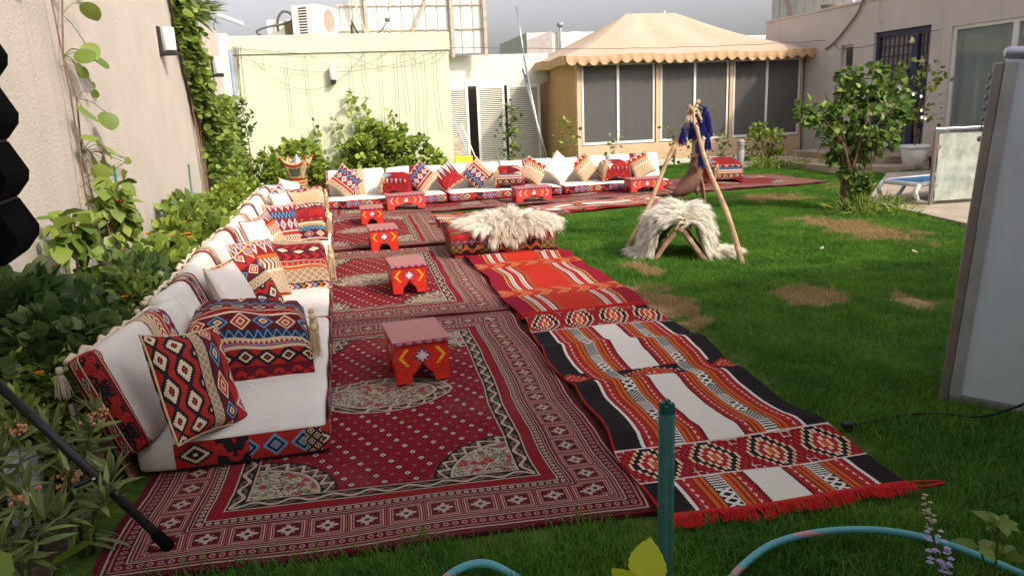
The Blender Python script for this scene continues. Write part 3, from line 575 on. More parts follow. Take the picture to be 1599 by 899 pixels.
m = MB(); m.tube(smooth_path([(-.3, -.3, .02), (-.5, -.32, .15), (-.3, -.32, .24), (.05, -.3, .30), (.22, -.3, .38), (.2, -.3, .50), (.06, -.3, .54), (-.05, -.3, .42), (-.08, -.28, .25), (-.08, -.2, .18)]), .024, 8); part('duct', m, smat('duct_grey', (.10,.09,.085), .6), t, True)
PANEL = smat('white_sheet_metal', (.56, .56, .50), .5, var=.06, vs=4); WOOD_R = smat('raw_lumber', (.45, .34, .26), .85, var=.3, vs=(8), bump=(60, .3, .005))
t = thing('metal_screen', 'tall white corrugated sheet screen standing behind the flat roof', 'screen', (0, 20, 2.9))
x = -.85; k = 0
while x < 3.98:
    top = min(1.75, .72+(x+.85)*.42); m = MB(); x1 = min(x+.30, 3.98)
    m.prism([(x, 0), (x+.03, .035), (x+.06, 0), (x1-.012, 0), (x1-.012, .012), (x+.065, .012), (x+.03, .047), (x, .012)], 0, top, 2); part('sheet_panel', m, PANEL, t); x += .3; k += 1
for z in (.58, 1.16): m = MB(); m.box((.2, -.04, z), (3.97, -.015, z+.022)); part('rail', m, WOOD_R, t)
for xx in (3.1, 3.95, .98): m = MB(); m.box((xx, -.12, -.1), (xx+.08, -.051, 1.7)); part('post', m, WOOD_R, t)
for a, b in (((.70, -.25, 1.45), (1.12, -.25, 0)), ((1.9, -.2, .1), (2.7, -.2, 1.6))): m = MB(); m.bar(a, b, .11 if a[0] < 1 else .05, .05); part('brace', m, WOOD_R, t)
t = thing('antenna', 'small rooftop antenna arm with round feed on a tripod', 'antenna', (1.15, 17.0, 3.045)); m = MB(); m.tube([(-.15, 0, 0), (.06, 0, .2), (.14, 0, .30)], .014, 6); m.tube([(.06, 0, .2), (.1, -.05, 0)], .008, 5); m.tube([(.06, 0, .2), (.3, .05, .02)], .006, 5); part('arm', m, WIRE, t); m = MB(); m.lathe([(0, -.05), (.05, -.03), (.06, 0), (.05, .03), (0, .05)], 12, (.16, 0, .36)); part('feed', m, WIRE, t, True)
t = thing('speaker_pole', 'dark short pole with bracket on the flat roof', 'pole', (.55, 16.9, 3.045)); m = MB(); m.tube([(0, 0, 0), (0, 0, .36)], .02, 8); part('pole', m, BLACKM, t); m = MB(); m.bar((0, 0, .33), (.16, 0, .02), .03, .03); part('strut', m, BLACKM, t); m = MB(); m.box((-.06, -.03, .26), (0, .03, .36)); part('bracket', m, WOOD_R, t)
# fairy light curtain on the yellow wall
t = thing('fairy_lights', 'thin fairy-light wires hanging in strands over the pale yellow wall', 'string lights', (0, 15.93, 0))
m = MB(); m.tube([(-1.85, 0, 2.83), (-.5, .0, 2.69), (.6, 0, 2.68), (2.4, 0, 2.69)], .005, 5); part('main_wire', m, WIRE, t)
for a, b, s_ in ((-1.5, .75, .7), (-.4, 1.2, .3), (.3, 2.35, .32), (-1.8, 2.2, .38), (1.5, 2.4, .28)):
    m = MB(); m.tube([(a+(b-a)*q/14, -.01, 2.70-s_*4*(q/14)*(1-q/14)) for q in range(15)], .0035, 5); part('sagging_wire', m, WIRE, t)
for k, (xx, zb) in enumerate(((-.78, 1.3), (-.42, 1.5), (-1.72, .3), (.45, 1.55), (.72, 1.8), (1.05, 1.2), (1.35, 1.3), (1.5, 1.45), (1.72, 1.0), (1.9, .9), (2.15, 1.1), (-1.2, 2.4))):
    m = MB(); zt = 2.68 if k % 3 else 2.6; m.tube([(xx, -.008, zt), (xx+.02*math.sin(k), -.008, (zt+zb)/2), (xx+.05*math.sin(k*2.), -.006, zb)], .0048, 4); part('hanging_strand', m, WIRE, t)
m = MB()
for k in range(7): m.tube([(-1.78+.02*q*math.sin(k)+.03*k, -.03, 2.83-.06*k*q*(.5 if q < 3 else .8)+.02*math.cos(q*k)) for q in range(5)], .006, 5)
part('tangled_cable', m, WIRE, t)
# louvred store front
t = thing('louvred_doors', 'cream louvred folding doors standing ajar under a low white wall', 'doors', (0, 20.4, 0)); t.scale = (1.135, 1, 1.045)
m = MB(); m.box((2.0, .05, 2.05), (5.09, .3, 2.76)); part('lintel_wall', m, CREAMP, t); m = MB(); m.box((2.0, 1.2, 0), (5.09, 1.3, 2.05)); part('dark_interior', m, smat('storage_wall', (.10,.075,.06), .9), t)
m = MB(); m.box((2.5, -.02, 2.0), (4.95, .06, 2.06)); part('header', m, CREAMP, t)
for xa, xb, yy in ((2.5, 3.12, 0), (3.32, 3.98, -.04), (4.06, 4.86, 0)):
    m = MB()
    for a, b in (((xa, yy-.02, .02), (xa+.06, yy+.03, 2.0)), ((xb-.06, yy-.02, .02), (xb, yy+.03, 2.0)), ((xa+.06, yy-.02, 1.93), (xb-.06, yy+.03, 2.0)), ((xa+.06, yy-.02, .02), (xb-.06, yy+.03, .12))): m.box(a, b)
    d = part('door_frame', m, WHITEP, t); m = MB(); z = .13
    while z < 1.92: m.bar((xa+.06, yy+.005, z), (xb-.06, yy+.005, z), .008, .05, (0, .75, .6)); z += .048
    q = part('louvre_slats', m, CREAMP, d); q['kind'] = 'stuff'
# clutter by the door
for nm, lb, ct, a, b, r_, mt in (('broom', 'pink stick leaning by the louvred doors', 'broom', (2.78, 17.6, 0), (2.86, 17.9, 1.0), .03, smat('pink_plastic', (.65,.22,.25), .5)), ('mop', 'pale blue mop handle leaning beside the louvred doors', 'mop', (3.15, 17.5, 0), (2.62, 17.9, 1.6), .016, smat('pale_blue', (.35,.5,.55), .5)), ('pole', 'white pole leaning next to the dark door gap', 'pole', (3.3, 17.5, 0), (2.9, 17.9, 1.2), .014, WHITEP)):
    m = MB(); m.tube([a, b], r_, 8); oo = thing(nm, lb, ct); part('handle', m, mt, oo, True); m = MB(); m.box((a[0]-.08, a[1]-.05, .01), (a[0]+.08, a[1]+.05, .09)); part('head', m, mt, oo)
t = thing('cardboard_stack', 'worn beige cartons stacked beside the louvred doors', 'boxes', (2.68, 17.72, 0)); 
for k in range(3): m = MB(); m.box((-.16+.02*k, -.12, .30*k+.002), (.16-.01*k, .12, .30*k+.295)); bevel(part('carton', m, smat('carton_%d' % k, (.45-.05*k, .34, .26), .9, var=.25), t), .008)
t = thing('crate', 'yellow plastic crate on the ground by the louvred doors', 'crate', (2.8, 17.2, 0)); m = MB()
for a, b in (((-.2, -.14, .3), (.2, .14, .33)), ((-.2, -.14, 0), (.2, -.12, .48)), ((-.2, .12, 0), (.2, .14, .48)), ((-.2, -.12, 0), (-.18, .12, .48)), ((.18, -.12, 0), (.2, .12, .48))): m.box(a, b)
part('shell', m, smat('yellow_plastic', (.75,.5,.04), .5), t)
t = thing('leaning_poles', 'tall pair of aluminium poles leaning against the tent corner', 'poles', (0, 0, 0))
for a, b, r_ in (((4.72, 16.7, 0), (4.30, 17.35, 2.35), .022), ((4.60, 16.6, 0), (4.33, 17.3, 2.6), .02), ((4.40, 17.3, 2.1), (4.26, 17.55, 3.72), .014)): m = MB(); m.tube([a, b], r_, 8); part('pole', m, STEEL, t, True)
m = MB(); m.tube([(4.37, 17.2, 2.06), (4.35, 17.28, 2.2)], .04, 8); part('clamp', m, PIPE, t)
# ------------------------------------------------------------------ pavilion tent
CANVAS = smat('tan_canvas', (.44, .345, .25), .9, var=.05, vs=2, bump=(8, .25, .05)); TANW = smat('tan_wall', (.50, .31, .15), .85, var=.08, vs=2, bump=(30, .2, .01)); PEACH = smat('peach_wall', (.58, .41, .255), .85, var=.06, vs=2.5, bump=(35, .25, .01), dirt=((.5,.3,.16), 1.5, .5))
tent = thing('tent_pavilion', 'tan canvas tent pavilion with scalloped eaves and a row of windows', 'tent', (0, 18, 0))
X0, X1, D, ZE = 5.80, 11.90, 5.0, 2.62
wins = [(5.93, 6.86, 7.82), (7.98, 8.90, 9.82), (9.96, 10.90, 11.85)]
m = MB(); m.box((X0, 0, -.1), (X1, .16, .50)); part('base_wall', m, PEACH, tent)
for a, b in ((X0, 5.90), (7.85, 7.95), (9.85, 9.93)): m = MB(); m.box((a, .01, .50), (b, .15, 2.56)); part('wall_post', m, PEACH, tent)
m = MB(); m.box((11.86, .012, .50), (X1-.002, .15, 2.56)); part('wall_post', m, PEACH, tent)
m = MB(); m.box((X0+.1, .012, 2.47), (X1-.1, .148, 2.60)); part('header', m, PEACH, tent)
m = MB(); m.box((X0+.002, .165, -.1), (X0+.14, D, 2.58)); part('side_wall', m, TANW, tent); m = MB(); m.box((X1-.14, .165, -.1), (X1-.002, D, 2.58)); part('side_wall', m, TANW, tent)
m = MB(); m.box((X0+.15, D-.1, -.1), (X1-.15, D, 2.58)); part('rear_wall', m, TANW, tent)
m = MB(); m.box((X0+.15, .17, .0), (X1-.15, D-.11, .1)); part('floor', m, smat('tent_floor', (.16,.09,.07), .9), tent)
def glass(name, tint, trans=.5, rough=.06):
    c = Ctx(name, rough, 0, .6); c.b.inputs['Base Color'].default_value = (*tint, 1); tr = c.nt.nodes.new('ShaderNodeBsdfTransparent'); tr.inputs[0].default_value = (*[min(1, .3+x*2) for x in tint], 1)
    mx = c.nt.nodes.new('ShaderNodeMixShader'); mx.inputs[0].default_value = trans; c.nt.links.new(c.b.outputs[0], mx.inputs[1]); c.nt.links.new(tr.outputs[0], mx.inputs[2]); c.nt.links.new(mx.outputs[0], c.nt.nodes['Material Output'].inputs[0]); return c.mat
TGLASS = glass('tent_glass', (.17, .165, .16), .45); CURT = smat('grey_curtain', (.34, .31, .285), .9, var=.25, vs=2)
for a, mid, b in wins:
    m = MB(); z0, z1 = .52, 2.45
    for p, q in (((a, .04, z0), (b, .10, z0+.06)), ((a, .04, z1-.05), (b, .10, z1)), ((a, .04, z0+.06), (a+.045, .10, z1-.05)), ((b-.045, .04, z0+.06), (b, .10, z1-.05)), ((mid-.03, .035, z0+.06), (mid+.03, .105, z1-.05))): m.box(p, q)
    wf = part('window_frame', m, WHITEP, tent)
    for p, q in ((a+.045, mid-.03), (mid+.03, b-.045)): m = MB(); m.box((p, .065, z0+.06), (q, .075, z1-.05)); part('pane', m, TGLASS, wf)
    m = MB(); m.grid(lambda u, v, a=a, b=b: (a+(b-a)*u, .30+.045*math.sin(u*(b-a)*24+1.5*math.sin(u*7)), .12+(2.4)*v), 110, 1); part('curtain', m, CURT, tent, True)
m = MB()
for p, q in (((11.02, .12, .6), (11.10, .17, 2.35)), ((11.68, .12, .6), (11.76, .17, 2.35)), ((11.10, .12, 2.25), (11.68, .17, 2.35)), ((11.10, .12, 1.5), (11.68, .17, 1.58)), ((11.10, .12, .75), (11.68, .17, .85))): m.box(p, q)
dd = part('inner_door', m, smat('aluminium_pale', (.5,.5,.48), .5), tent); m = MB(); m.box((11.2, .2, 1.6), (11.38, .215, 2.24)); part('light_strip', m, WHITEP, dd)
# roof: four sagging slopes to a short ridge, welded, with scalloped valance
ov = .38; e = [(X0-ov, -ov), (X1+ov, -ov), (X1+ov, D+ov), (X0-ov, D+ov)]; r0, r1 = (8.05, D/2, 3.86), (9.50, D/2, 3.86)
mb = MB()
def slope(p, q, a, b):
    def f(u, v):
        x = Vector((*p, ZE))*(1-u)+Vector((*q, ZE))*u; y = Vector(a)*(1-u)+Vector(b)*u; r = x*(1-v)+y*v
        r.z -= .14*math.sin(PI*v)*(.75+.25*math.cos(u*6.28*3)); r.z -= .02*math.sin(u*PI*6)*(1-v); return tuple(r)
    mb.grid(f, 24, 10)
slope(e[0], e[1], r0, r1); slope(e[1], e[2], r1, r1); slope(e[2], e[3], r1, r0); slope(e[3], e[0], r0, r0)
part('canvas_roof', mb, CANVAS, tent, True)
mb = MB(); VAL = smat('tan_valance', (.50, .32, .18), .9, var=.06, vs=3, bump=(10, .25, .03))
for k in range(4):
    p, q = e[k], e[(k+1) % 4]; ln = math.dist(p, q); ns = round(ln/.27); nx, ny = (q[1]-p[1])/ln, -(q[0]-p[0])/ln
    def f(u, v, p=p, q=q, ns=ns, nx=nx, ny=ny):
        s = abs(math.sin(u*ns*PI)); z = ZE-.02*math.sin(u*PI*6)-v*(.13+.085*s**.6); o_ = .01+.035*math.sin(u*ns*2*PI)*v
        return (p[0]+(q[0]-p[0])*u+nx*o_, p[1]+(q[1]-p[1])*u+ny*o_, z)
    mb.grid(f, ns*6, 3)
part('scalloped_valance', mb, VAL, tent, True)
# kerb, bollard
m = MB(); m.box((5.5, 17.0, -.05), (9.6, 17.25, .13)); m.box((8.0, 15.4, -.05), (9.7, 15.55, .12)); struct(part('kerb', m, CREAMP))
t = thing('bollard_light', 'grey bollard light with ribbed head on the lawn before the tent', 'bollard light', (8.47, 14.95, 0)); m = MB(); m.lathe([(.075, 0), (.075, .42), (.07, .425)], 20); part('post', m, smat('bollard_grey', (.27,.27,.28), .5), t, True)
m = MB(); m.lathe([(.055, .42), (.055, .57)], 16); part('lamp_core', m, WHITEP, t, True); m = MB(); m.lathe([(.078, .58), (.078, .60), (.06, .635), (0, .645)], 20); m.lathe([(0, .575), (.078, .58)], 20); part('cap', m, GREYPLASTIC, t, True)
for k in range(5): m = MB(); m.lathe([(.056, .435+.028*k), (.076, .43+.028*k), (.076, .438+.028*k), (.056, .447+.028*k)], 20); part('rib', m, GREYPLASTIC, t, True)
# ------------------------------------------------------------------ house on the right
LILAC = smat('mauve_beige_render', (.60, .525, .48), .85, var=.04, vs=1.5, bump=(40, .25, .008), streak=.3); NAVYM = smat('navy_metal', (.028, .038, .085), .5, var=.1)
hs_ = thing('house', 'mauve beige house with navy lattice door along the right side', 'house', (12, 0, 0))
ops = [(13.8, 15.5, .27, 2.80), (9.2, 13.25, .60, 2.70), (16.2, 16.65, 2.08, 2.62)]       # y0 y1 z0 z1
ys = sorted({4.0, 20.0} | {v for o_ in ops for v in o_[:2]}); zs = sorted({-.1, 3.50} | {v for o_ in ops for v in o_[2:]})
m = MB()
for i in range(len(ys)-1):
    for j in range(len(zs)-1):
        cy, cz = (ys[i]+ys[i+1])/2, (zs[j]+zs[j+1])/2
        if any(a < cy < b and c_ < cz < d_ for a, b, c_, d_ in ops): continue
        m.add([(0, ys[i], zs[j]), (0, ys[i+1], zs[j]), (0, ys[i+1], zs[j+1]), (0, ys[i], zs[j+1])], [(3, 2, 1, 0)])
for a, b, c_, d_ in ops:
    for p, q in (((a, c_), (b, c_)), ((b, c_), (b, d_)), ((b, d_), (a, d_)), ((a, d_), (a, c_))): m.add([(0, *p), (0, *q), (.22, *q), (.22, *p)], [(0, 1, 2, 3)])
m.add([(0, 20, -.1), (5, 20, -.1), (5, 20, 3.5), (0, 20, 3.5)], [(0, 1, 2, 3)]); m.add([(0, 4, 3.5), (0, 20, 3.5), (5, 20, 3.5), (5, 4, 3.5)], [(3, 2, 1, 0)]); m.add([(0, 4, -.1), (5, 4, -.1), (5, 4, 3.5), (0, 4, 3.5)], [(3, 2, 1, 0)]); m.add([(5, 4, -.1), (5, 20, -.1), (5, 20, 3.5), (5, 4, 3.5)], [(0, 1, 2, 3)])
part('wall', m, LILAC, hs_)
m = MB(); m.box((-.03, 4, 3.503), (.2, 20.02, 3.55)); part('coping', m, LILAC, hs_)
# navy lattice door
d = thing('lattice_door', 'navy blue metal double door with square lattice and scrolls', 'door', (12.1, 0, .27))
a, b, zt = 13.8, 15.5, 2.53; m = MB()
for p, q in (((-.03, a, 0), (.05, a+.09, zt)), ((-.03, b-.09, 0), (.05, b, zt)), ((-.03, a+.09, zt-.12), (.05, b-.09, zt)), ((-.03, a+.42, 0), (.05, a+.60, zt-.12)), ((-.03, a+.09, 0), (.05, a+.42, .12)), ((-.03, a+.60, 0), (.05, b-.09, .12))): m.box(p, q)
part('door_frame', m, NAVYM, d)
m = MB(); m.box((.06, a, 0), (.08, b, zt)); part('frosted_back', m, smat('frosted_pane', (.34,.28,.24), .4), d)
for ya, yb2, n in ((a+.09, a+.42, 3), (a+.60, b-.09, 7)):
    for k in range(1, n): yy = ya+(yb2-ya)*k/n; m = MB(); m.box((0, yy-.012, .12), (.024, yy+.012, zt-.12)); part('lattice_bar', m, NAVYM, d)
    for k in range(1, 11):
        z = .12+(zt-.24)*k/11; m = MB(); m.box((.002, ya, z-.012), (.022, yb2, z+.012)); part('lattice_bar', m, NAVYM, d)
for sg, y0 in ((1, a+.60), (-1, a+.42)):
    m = MB(); m.tube([(-.02, y0+sg*(.02+.16*math.sin(q*.5)**2), 1.75-q*.13) for q in range(11)], .028, 8); part('scroll', m, NAVYM, d, True)
# big sliding window with curtains
wv = thing('sliding_window', 'large white-framed sliding window with pale curtains at the right edge', 'window', (12.08, 0, 0))
m = MB()
for p, q in (((-.04, 9.2, .6), (.06, 13.25, .67)), ((-.04, 9.2, 2.63), (.06, 13.25, 2.70)), ((-.04, 13.17, .67), (.06, 13.25, 2.63)), ((-.04, 11.75, .67), (.06, 11.87, 2.63)), ((-.04, 10.4, .67), (.06, 10.5, 2.63)), ((-.04, 9.2, .67), (.06, 9.28, 2.63))): m.box(p, q)
part('frame', m, WHITEP, wv); HG = glass('house_glass', (.30, .33, .32), .55, .04)
for p, q in ((11.87, 13.17), (10.5, 11.75), (9.28, 10.4)): m = MB(); m.box((.0, p, .67), (.008, q, 2.63)); part('pane', m, HG, wv)
m = MB(); m.grid(lambda u, v: (.16+.03*math.sin(u*70)+.015*math.sin(u*31+1), 9.3+3.9*u, .6+2.1*v), 160, 1); part('curtain', m, smat('sheer_curtain', (.62,.62,.57), .9), wv, True)
m = MB(); m.box((.3, 9, .4), (.32, 13.4, 2.8)); part('room_wall', m, smat('room_dim', (.15,.15,.14), .9), wv)
t = thing('small_window', 'small open white window high on the mauve house wall', 'window', (12.1, 0, 0)); m = MB()
for p, q in (((0, 16.2, 2.08), (.05, 16.25, 2.62)), ((0, 16.6, 2.08), (.05, 16.65, 2.62)), ((0, 16.25, 2.08), (.05, 16.6, 2.13)), ((0, 16.25, 2.57), (.05, 16.6, 2.62))): m.box(p, q)
part('frame', m, WHITEP, t); m = MB(); m.box((.02, 16.25, 2.13), (.028, 16.6, 2.57)); part('pane', m, smat('dark_pane', (.06,.06,.06), .15, spec=.6), t)
m = MB(); m.box((.1, 16.1, 2.0), (.12, 16.75, 2.7)); part('dark_room', m, DARK, t)
t = thing('wall_cable', 'thick grey cable running diagonally up the house wall to the roof', 'cable'); m = MB(); m.tube(smooth_path([(11.96, 17.2, 2.58), (11.95, 16.8, 2.75), (11.95, 16.3, 3.1), (11.95, 16.04, 3.32), (11.95, 15.87, 3.56), (12.1, 15.7, 3.6)]), .025, 7); part('cable_run', m, smat('cable_grey', (.25,.21,.19), .7), t, True)
t = thing('conduit', 'thin bent conduit on the house wall above the lattice door', 'cable'); m = MB(); m.tube([(11.97, 15.4, 3.5), (11.97, 15.36, 3.02), (11.97, 15.2, 2.98)], .012, 6); part('conduit_run', m, CREAMP, t, True)
t = thing('roof_screen', 'white sheet screen panels on the roof of the right house', 'screen', (14, 0, 3.5))
for k in range(9): m = MB(); y = 19.0+k*.45; m.box((0, y, 0), (.03, y+.44, 1.6)); m.box((-.03, y, 0), (0, y+.04, 1.6)); part('sheet_panel', m, PANEL, t)
m = MB(); m.bar((-.1, 21.6, 0), (-.1, 22.4, 1.3), .07, .06); part('brace', m, WOOD_R, t)
t = thing('satellite_bowl', 'small tan bowl lying on the house roof edge', 'bowl', (12.6, 18.0, 3.55)); m = MB(); m.lathe([(0, 0), (.1, .01), (.22, .08), (.25, .16), (.22, .16), (.1, .04), (0, .03)], 18); part('bowl_shell', m, WIRE, t, True)
# string lights with stars
t = thing('star_string', 'string light wire with stars and moon hung along tent and house', 'string lights'); m = MB()
a, b = Vector((2.6, 17.35, 2.85)), Vector((12.2, 17.3, 2.80))
m.tube([a.lerp(b, q/24)-Vector((0, 0, .10*math.sin(PI*q/24)+.01*math.sin(q*2.1))) for q in range(25)], .007, 5); m.tube([(12.2, 17.3, 2.8), (11.75, 16.4, 2.52), (11.72, 15.4, 2.50), (11.72, 14.4, 2.62), (11.9, 13.45, 2.66)], .008, 5); part('main_wire', m, WIRE, t)
STARM = smat('gold_star', (.62,.46,.28), .5)
for y, z in ((17.14, 2.09), (16.8, 2.0), (13.66, 2.07), (16.1, 2.10)):
    m = MB(); pts = [((.07 if k % 2 == 0 else .03)*math.sin(k*PI/5)*(1.6 if y < 14 else 1), (.07 if k % 2 == 0 else .03)*math.cos(k*PI/5)*(1.6 if y < 14 else 1)) for k in range(10)]
    m.prism(pts, -.006, .006, 0); s_ = part('star', m, STARM, t, loc=(11.72, y, z)); m = MB(); m.tube([(0, 0, .07), (0, 0, 2.52-z)], .003, 4); part('thread', m, WIRE, s_)
m = MB(); pts = [(.11*math.sin(a_), .11*math.cos(a_)) for a_ in np.linspace(.3, 2.85, 12)]+[(.09*math.sin(a_)-.02, .09*math.cos(a_)) for a_ in np.linspace(2.7, .45, 12)]; m.prism(pts, -.006, .006, 0); part('moon', m, STARM, t, loc=(11.72, 14.55, 1.80))
m = MB(); m.lathe([(0, -.06), (.04, -.04), (.055, 0), (.035, .04), (.02, .07), (0, .08)], 14); part('bulb', m, smat('warm_bulb', (.8,.65,.35), .3), t, True, loc=(11.72, 13.98, 2.5))
# far buildings
t = thing('far_building', 'distant grey and white block with a rooftop tank left of the tent', 'building', (0, 30, 0)); m = MB(); m.box((7.65, 0, 0), (10.6, 5, 4.30)); part('wall', m, CREAMP, t); m = MB(); m.prism([(7.62, 0), (8.66, 0), (8.66, 4.36), (7.62, 4.02)], -.1, -.02, 1); part('shaded_flank', m, smat('shaded_render', (.36,.32,.30), .9), t)  # the flank's shade is put into its darker grey colour
m = MB(); m.lathe([(0, 0), (.45, 0), (.5, .1), (.5, .6), (.42, .72), (0, .78)], 20, (9.75, .6, 3.6)); part('water_tank', m, WHITEP, t, True); m = MB(); m.tube([(8.98, -.15, 3.0), (8.98, -.15, 4.55)], .06, 8); m.tube([(8.98, -.15, 4.5), (8.98, -.15, 4.64)], .13, 8); part('vent_pipe', m, GREYPLASTIC, t, True)
t = thing('far_building', 'tiny white rooftop box showing above the tent ridge', 'building', (14.6, 34, 0)); m = MB(); m.box((-1.05, 0, 0), (.85, 2, 5.25)); part('wall', m, WHITEP, t); m = MB(); m.box((-.5, .2, 5.25), (.3, 1, 5.38)); m.tube([(.75, .3, 5.2), (.75, .3, 5.55)], .04, 6); part('roof_unit', m, WHITEP, t)
t = thing('far_building', 'distant ribbed cream screen showing right of the tent roof', 'building', (18.5, 30, 0)); m = MB(); m.box((-1.5, 0, 0), (.45, .2, 4.02)); part('wall', m, CREAMP, t)
for k in range(9): m = MB(); m.box((-1.5+.2*k, -.04, 3.4), (-1.42+.2*k, -.002, 3.98)); part('rib', m, WHITEP, t)
# unseen house block behind the camera, sized and placed to shade the foreground
t = thing('shade_house', 'unseen house block behind the viewpoint, shaped to shade the foreground', 'house', (0, -.9, 0))
m = MB(); m.box((.5, -9, 0), (24, 0, 5.7)); part('wall', m, STUCCO, t); m = MB(); m.box((.4, -9.1, 5.7), (24.1, .1, 5.95)); part('parapet', m, STUCCO, t)
for k in range(5): m = MB(); m.box((1+k*4, .002, 3.9), (2.8+k*4, .03, 5.4)); part('window', m, HG, t)
# ------------------------------------------------------------------ floor sofa
def strand_tassel(mb, p, ln, r, k=34):
    x, y, z = p; mb.lathe([(0, .012), (r*.5, .008), (r*.62, -.01), (r*.45, -.024), (0, -.026)], 9, (x, y, z)); rr = random.Random(int((x+y+z)*999))
    for i in range(k):
        a = rr.uniform(0, 6.28); q = r*rr.uniform(.2, 1.0); l = ln*rr.uniform(.82, 1.05); c_, s_ = math.cos(a), math.sin(a)
        mb.tube([(x+c_*r*.3, y+s_*r*.3, z-.016), (x+c_*q*.95, y+s_*q*.95, z-l*.45), (x+c_*q*1.25+rr.gauss(0, .003), y+s_*q*1.25, z-l)], [.0028, .0026, .0018], 4, False)
def tassel_mb(mb, p, ln=.12, r=.02, n=9):
    x, y, z = p
    mb.lathe([(0, .0), (r*.55, -.004), (r*.7, -ln*.12), (r*.5, -ln*.2), (r*.42, -ln*.24), (r*.8, -ln*.45), (r*1.1, -ln*.95), (r*.6, -ln), (0, -ln)], n, (x, y, z)); return mb
SEAT_L = 1.93; BACK_L = .985
def seat_mattress(label, loc, rz, seed, group):
    """local x: depth 0..0.8 (front at +x), local y: 0..SEAT_L"""
    t = thing('seat_mattress', label, 'mattress', loc, rz, group)
    mb = rbox_mb(.80, SEAT_L-.02, .14, .035, (10, 22, 4), .014, .006, seed, (.40, SEAT_L/2, .012)); weld(part('mattress', mb, OFFW, t))
    mb = MB(); x0, x1, y0, y1 = .16, .806, .006, SEAT_L-.006; r = .03; path = []
    path += [(x0, y0)]+[(x1-r+r*math.sin(a), y0+r-r*math.cos(a)) for a in np.linspace(0, PI/2, 5)]
    path += [(x1+.004*math.sin(q*1.1+seed), y0+r+(y1-y0-2*r)*q/24) for q in range(1, 24)]+[(x1-r+r*math.cos(a), y1-r+r*math.sin(a)) for a in np.linspace(0, PI/2, 5)]+[(x0, y1)]
    acc = [0]
    for a, b in zip(path, path[1:]): acc.append(acc[-1]+math.dist(a, b))
    n = len(path)-1
    def f(u, v):
        i = min(int(round(u*n)), n); x, y = path[i]; bul = .008*math.sin(PI*v); return (x+(bul if x > x1-.02 else 0), y-(bul if y < y0+.02 else 0), .018+v*.122+.003*math.sin(acc[i]*14+seed))
    mb.grid(f, n, 4, lambda u, v: (acc[min(int(round(u*n)), n)]+seed*.37, .004+v*.122)); part('patterned_side_band', mb, FAB_S, t, True)
    mb = MB()
    for q in range(2): mb.lathe([(0, .004), (.009, .003), (.012, 0), (.012, -.003)], 10, (.42, SEAT_L*(.3+.4*q), .168)); 
    part('tuft_button', mb, OFFW, t, True); return t
BANDS = [FAB_F, FAB_C, FAB_D, FAB_A]
def back_cushion(label, loc, rz, seed, group, band_at=.62, gusset=False):
    """local: leans back over -x; y 0..BACK_L"""
    t = thing('back_cushion', label, 'cushion', loc, rz, group)
    tilt = Matrix.Rotation(math.radians(-21), 4, 'Y')
    mb = rbox_mb(.14, BACK_L, .47, .06, (5, 14, 9), 0, .010, seed, (0, BACK_L/2, 0)).xf(tilt); weld(part('cushion_body', mb, OFFW, t))
    w2, h2, r2, cy = .07+.008, .235+.006, .066, BACK_L*band_at; prf = []
    for cx_, cz_, a0 in ((w2-r2, -(h2-r2), -PI/2), (w2-r2, h2-r2, 0), (-(w2-r2), h2-r2, PI/2), (-(w2-r2), -(h2-r2), PI)):
        prf += [(cx_+r2*math.cos(a0+PI/2*q/5), cz_+r2*math.sin(a0+PI/2*q/5)) for q in range(6)]
    prf.append(prf[0]); ac = [0]
    for a_, b_ in zip(prf, prf[1:]): ac.append(ac[-1]+math.dist(a_, b_))
    npf = len(prf)-1
    def bf(u, v):
        x_, z_ = prf[int(round(v*npf))]; y_ = cy+(u-.5)*.23; s_ = 0 if 0 < u < 1 else -.006; k_ = 1+s_/max(abs(x_)+abs(z_), .05); P = [x_*k_, y_, z_*k_]; ph = seed*1.7
        P[2] += .010*math.sin(P[0]*9+ph)*math.cos((P[1]-BACK_L/2)*7+ph*2); P[0] += .006*math.sin((P[1]-BACK_L/2)*11+ph); return (P[0], P[1]+.006*math.sin(P[0]*8+P[2]*9+ph), P[2]+.235)
    mb = MB().grid(bf, 8, npf, lambda u, v: (ac[int(round(v*npf))]*1.0, .30*u), flip=False).xf(tilt); part('patterned_band', mb, BANDS[seed % 4], t, True)
    mb = rbox_mb(.142, .085, .476, .040, (5, 3, 8), 0, .0, seed, (0, .034, -.002)).xf(tilt); weld(part('end_gusset', mb, FAB_S2, t)) if gusset else None
    mb = MB(); pts = [tilt @ Vector((-.075+.012*math.sin(q*1.3+seed), .03+(BACK_L-.06)*q/20, .462+.012*math.sin(q*2.1+seed))) for q in range(21)]; mb.tube(pts, [.013+.006*math.sin(q*1.9+seed) for q in range(21)], 6)
    for yy in (.03, BACK_L-.03): p = tilt @ Vector((-.11, yy, .45)); strand_tassel(mb, p, .13, .026)
    part('tasselled_cord', mb, CORD, t, True); return t
ORD = ['first', 'second', 'third', 'fourth', 'fifth', 'sixth', 'seventh', 'eighth']
for k in range(4): seat_mattress(f'white floor mattress with patterned side, {ORD[k]} from the camera in the left row', (-.955+.005*k, 3.26+k*1.95, .014), math.radians(-.3), k, 'mattresses of the left sofa row')
for k in range(8): back_cushion(f'white backrest cushion with patterned band, {ORD[k]} from the camera along the left wall', (-.84 if k else -.93, 3.22+k*.98, .15), math.radians(random.uniform(-2, 2) if k else -9), k, 'backrests of the left sofa row', random.uniform(.55, .68), k == 0)
for k in range(3): seat_mattress(f'white floor mattress with patterned side, {ORD[k]} from the left in the far row', (-.22+k*1.96, 13.10, .03), -PI/2, k+5, 'mattresses of the far sofa row')
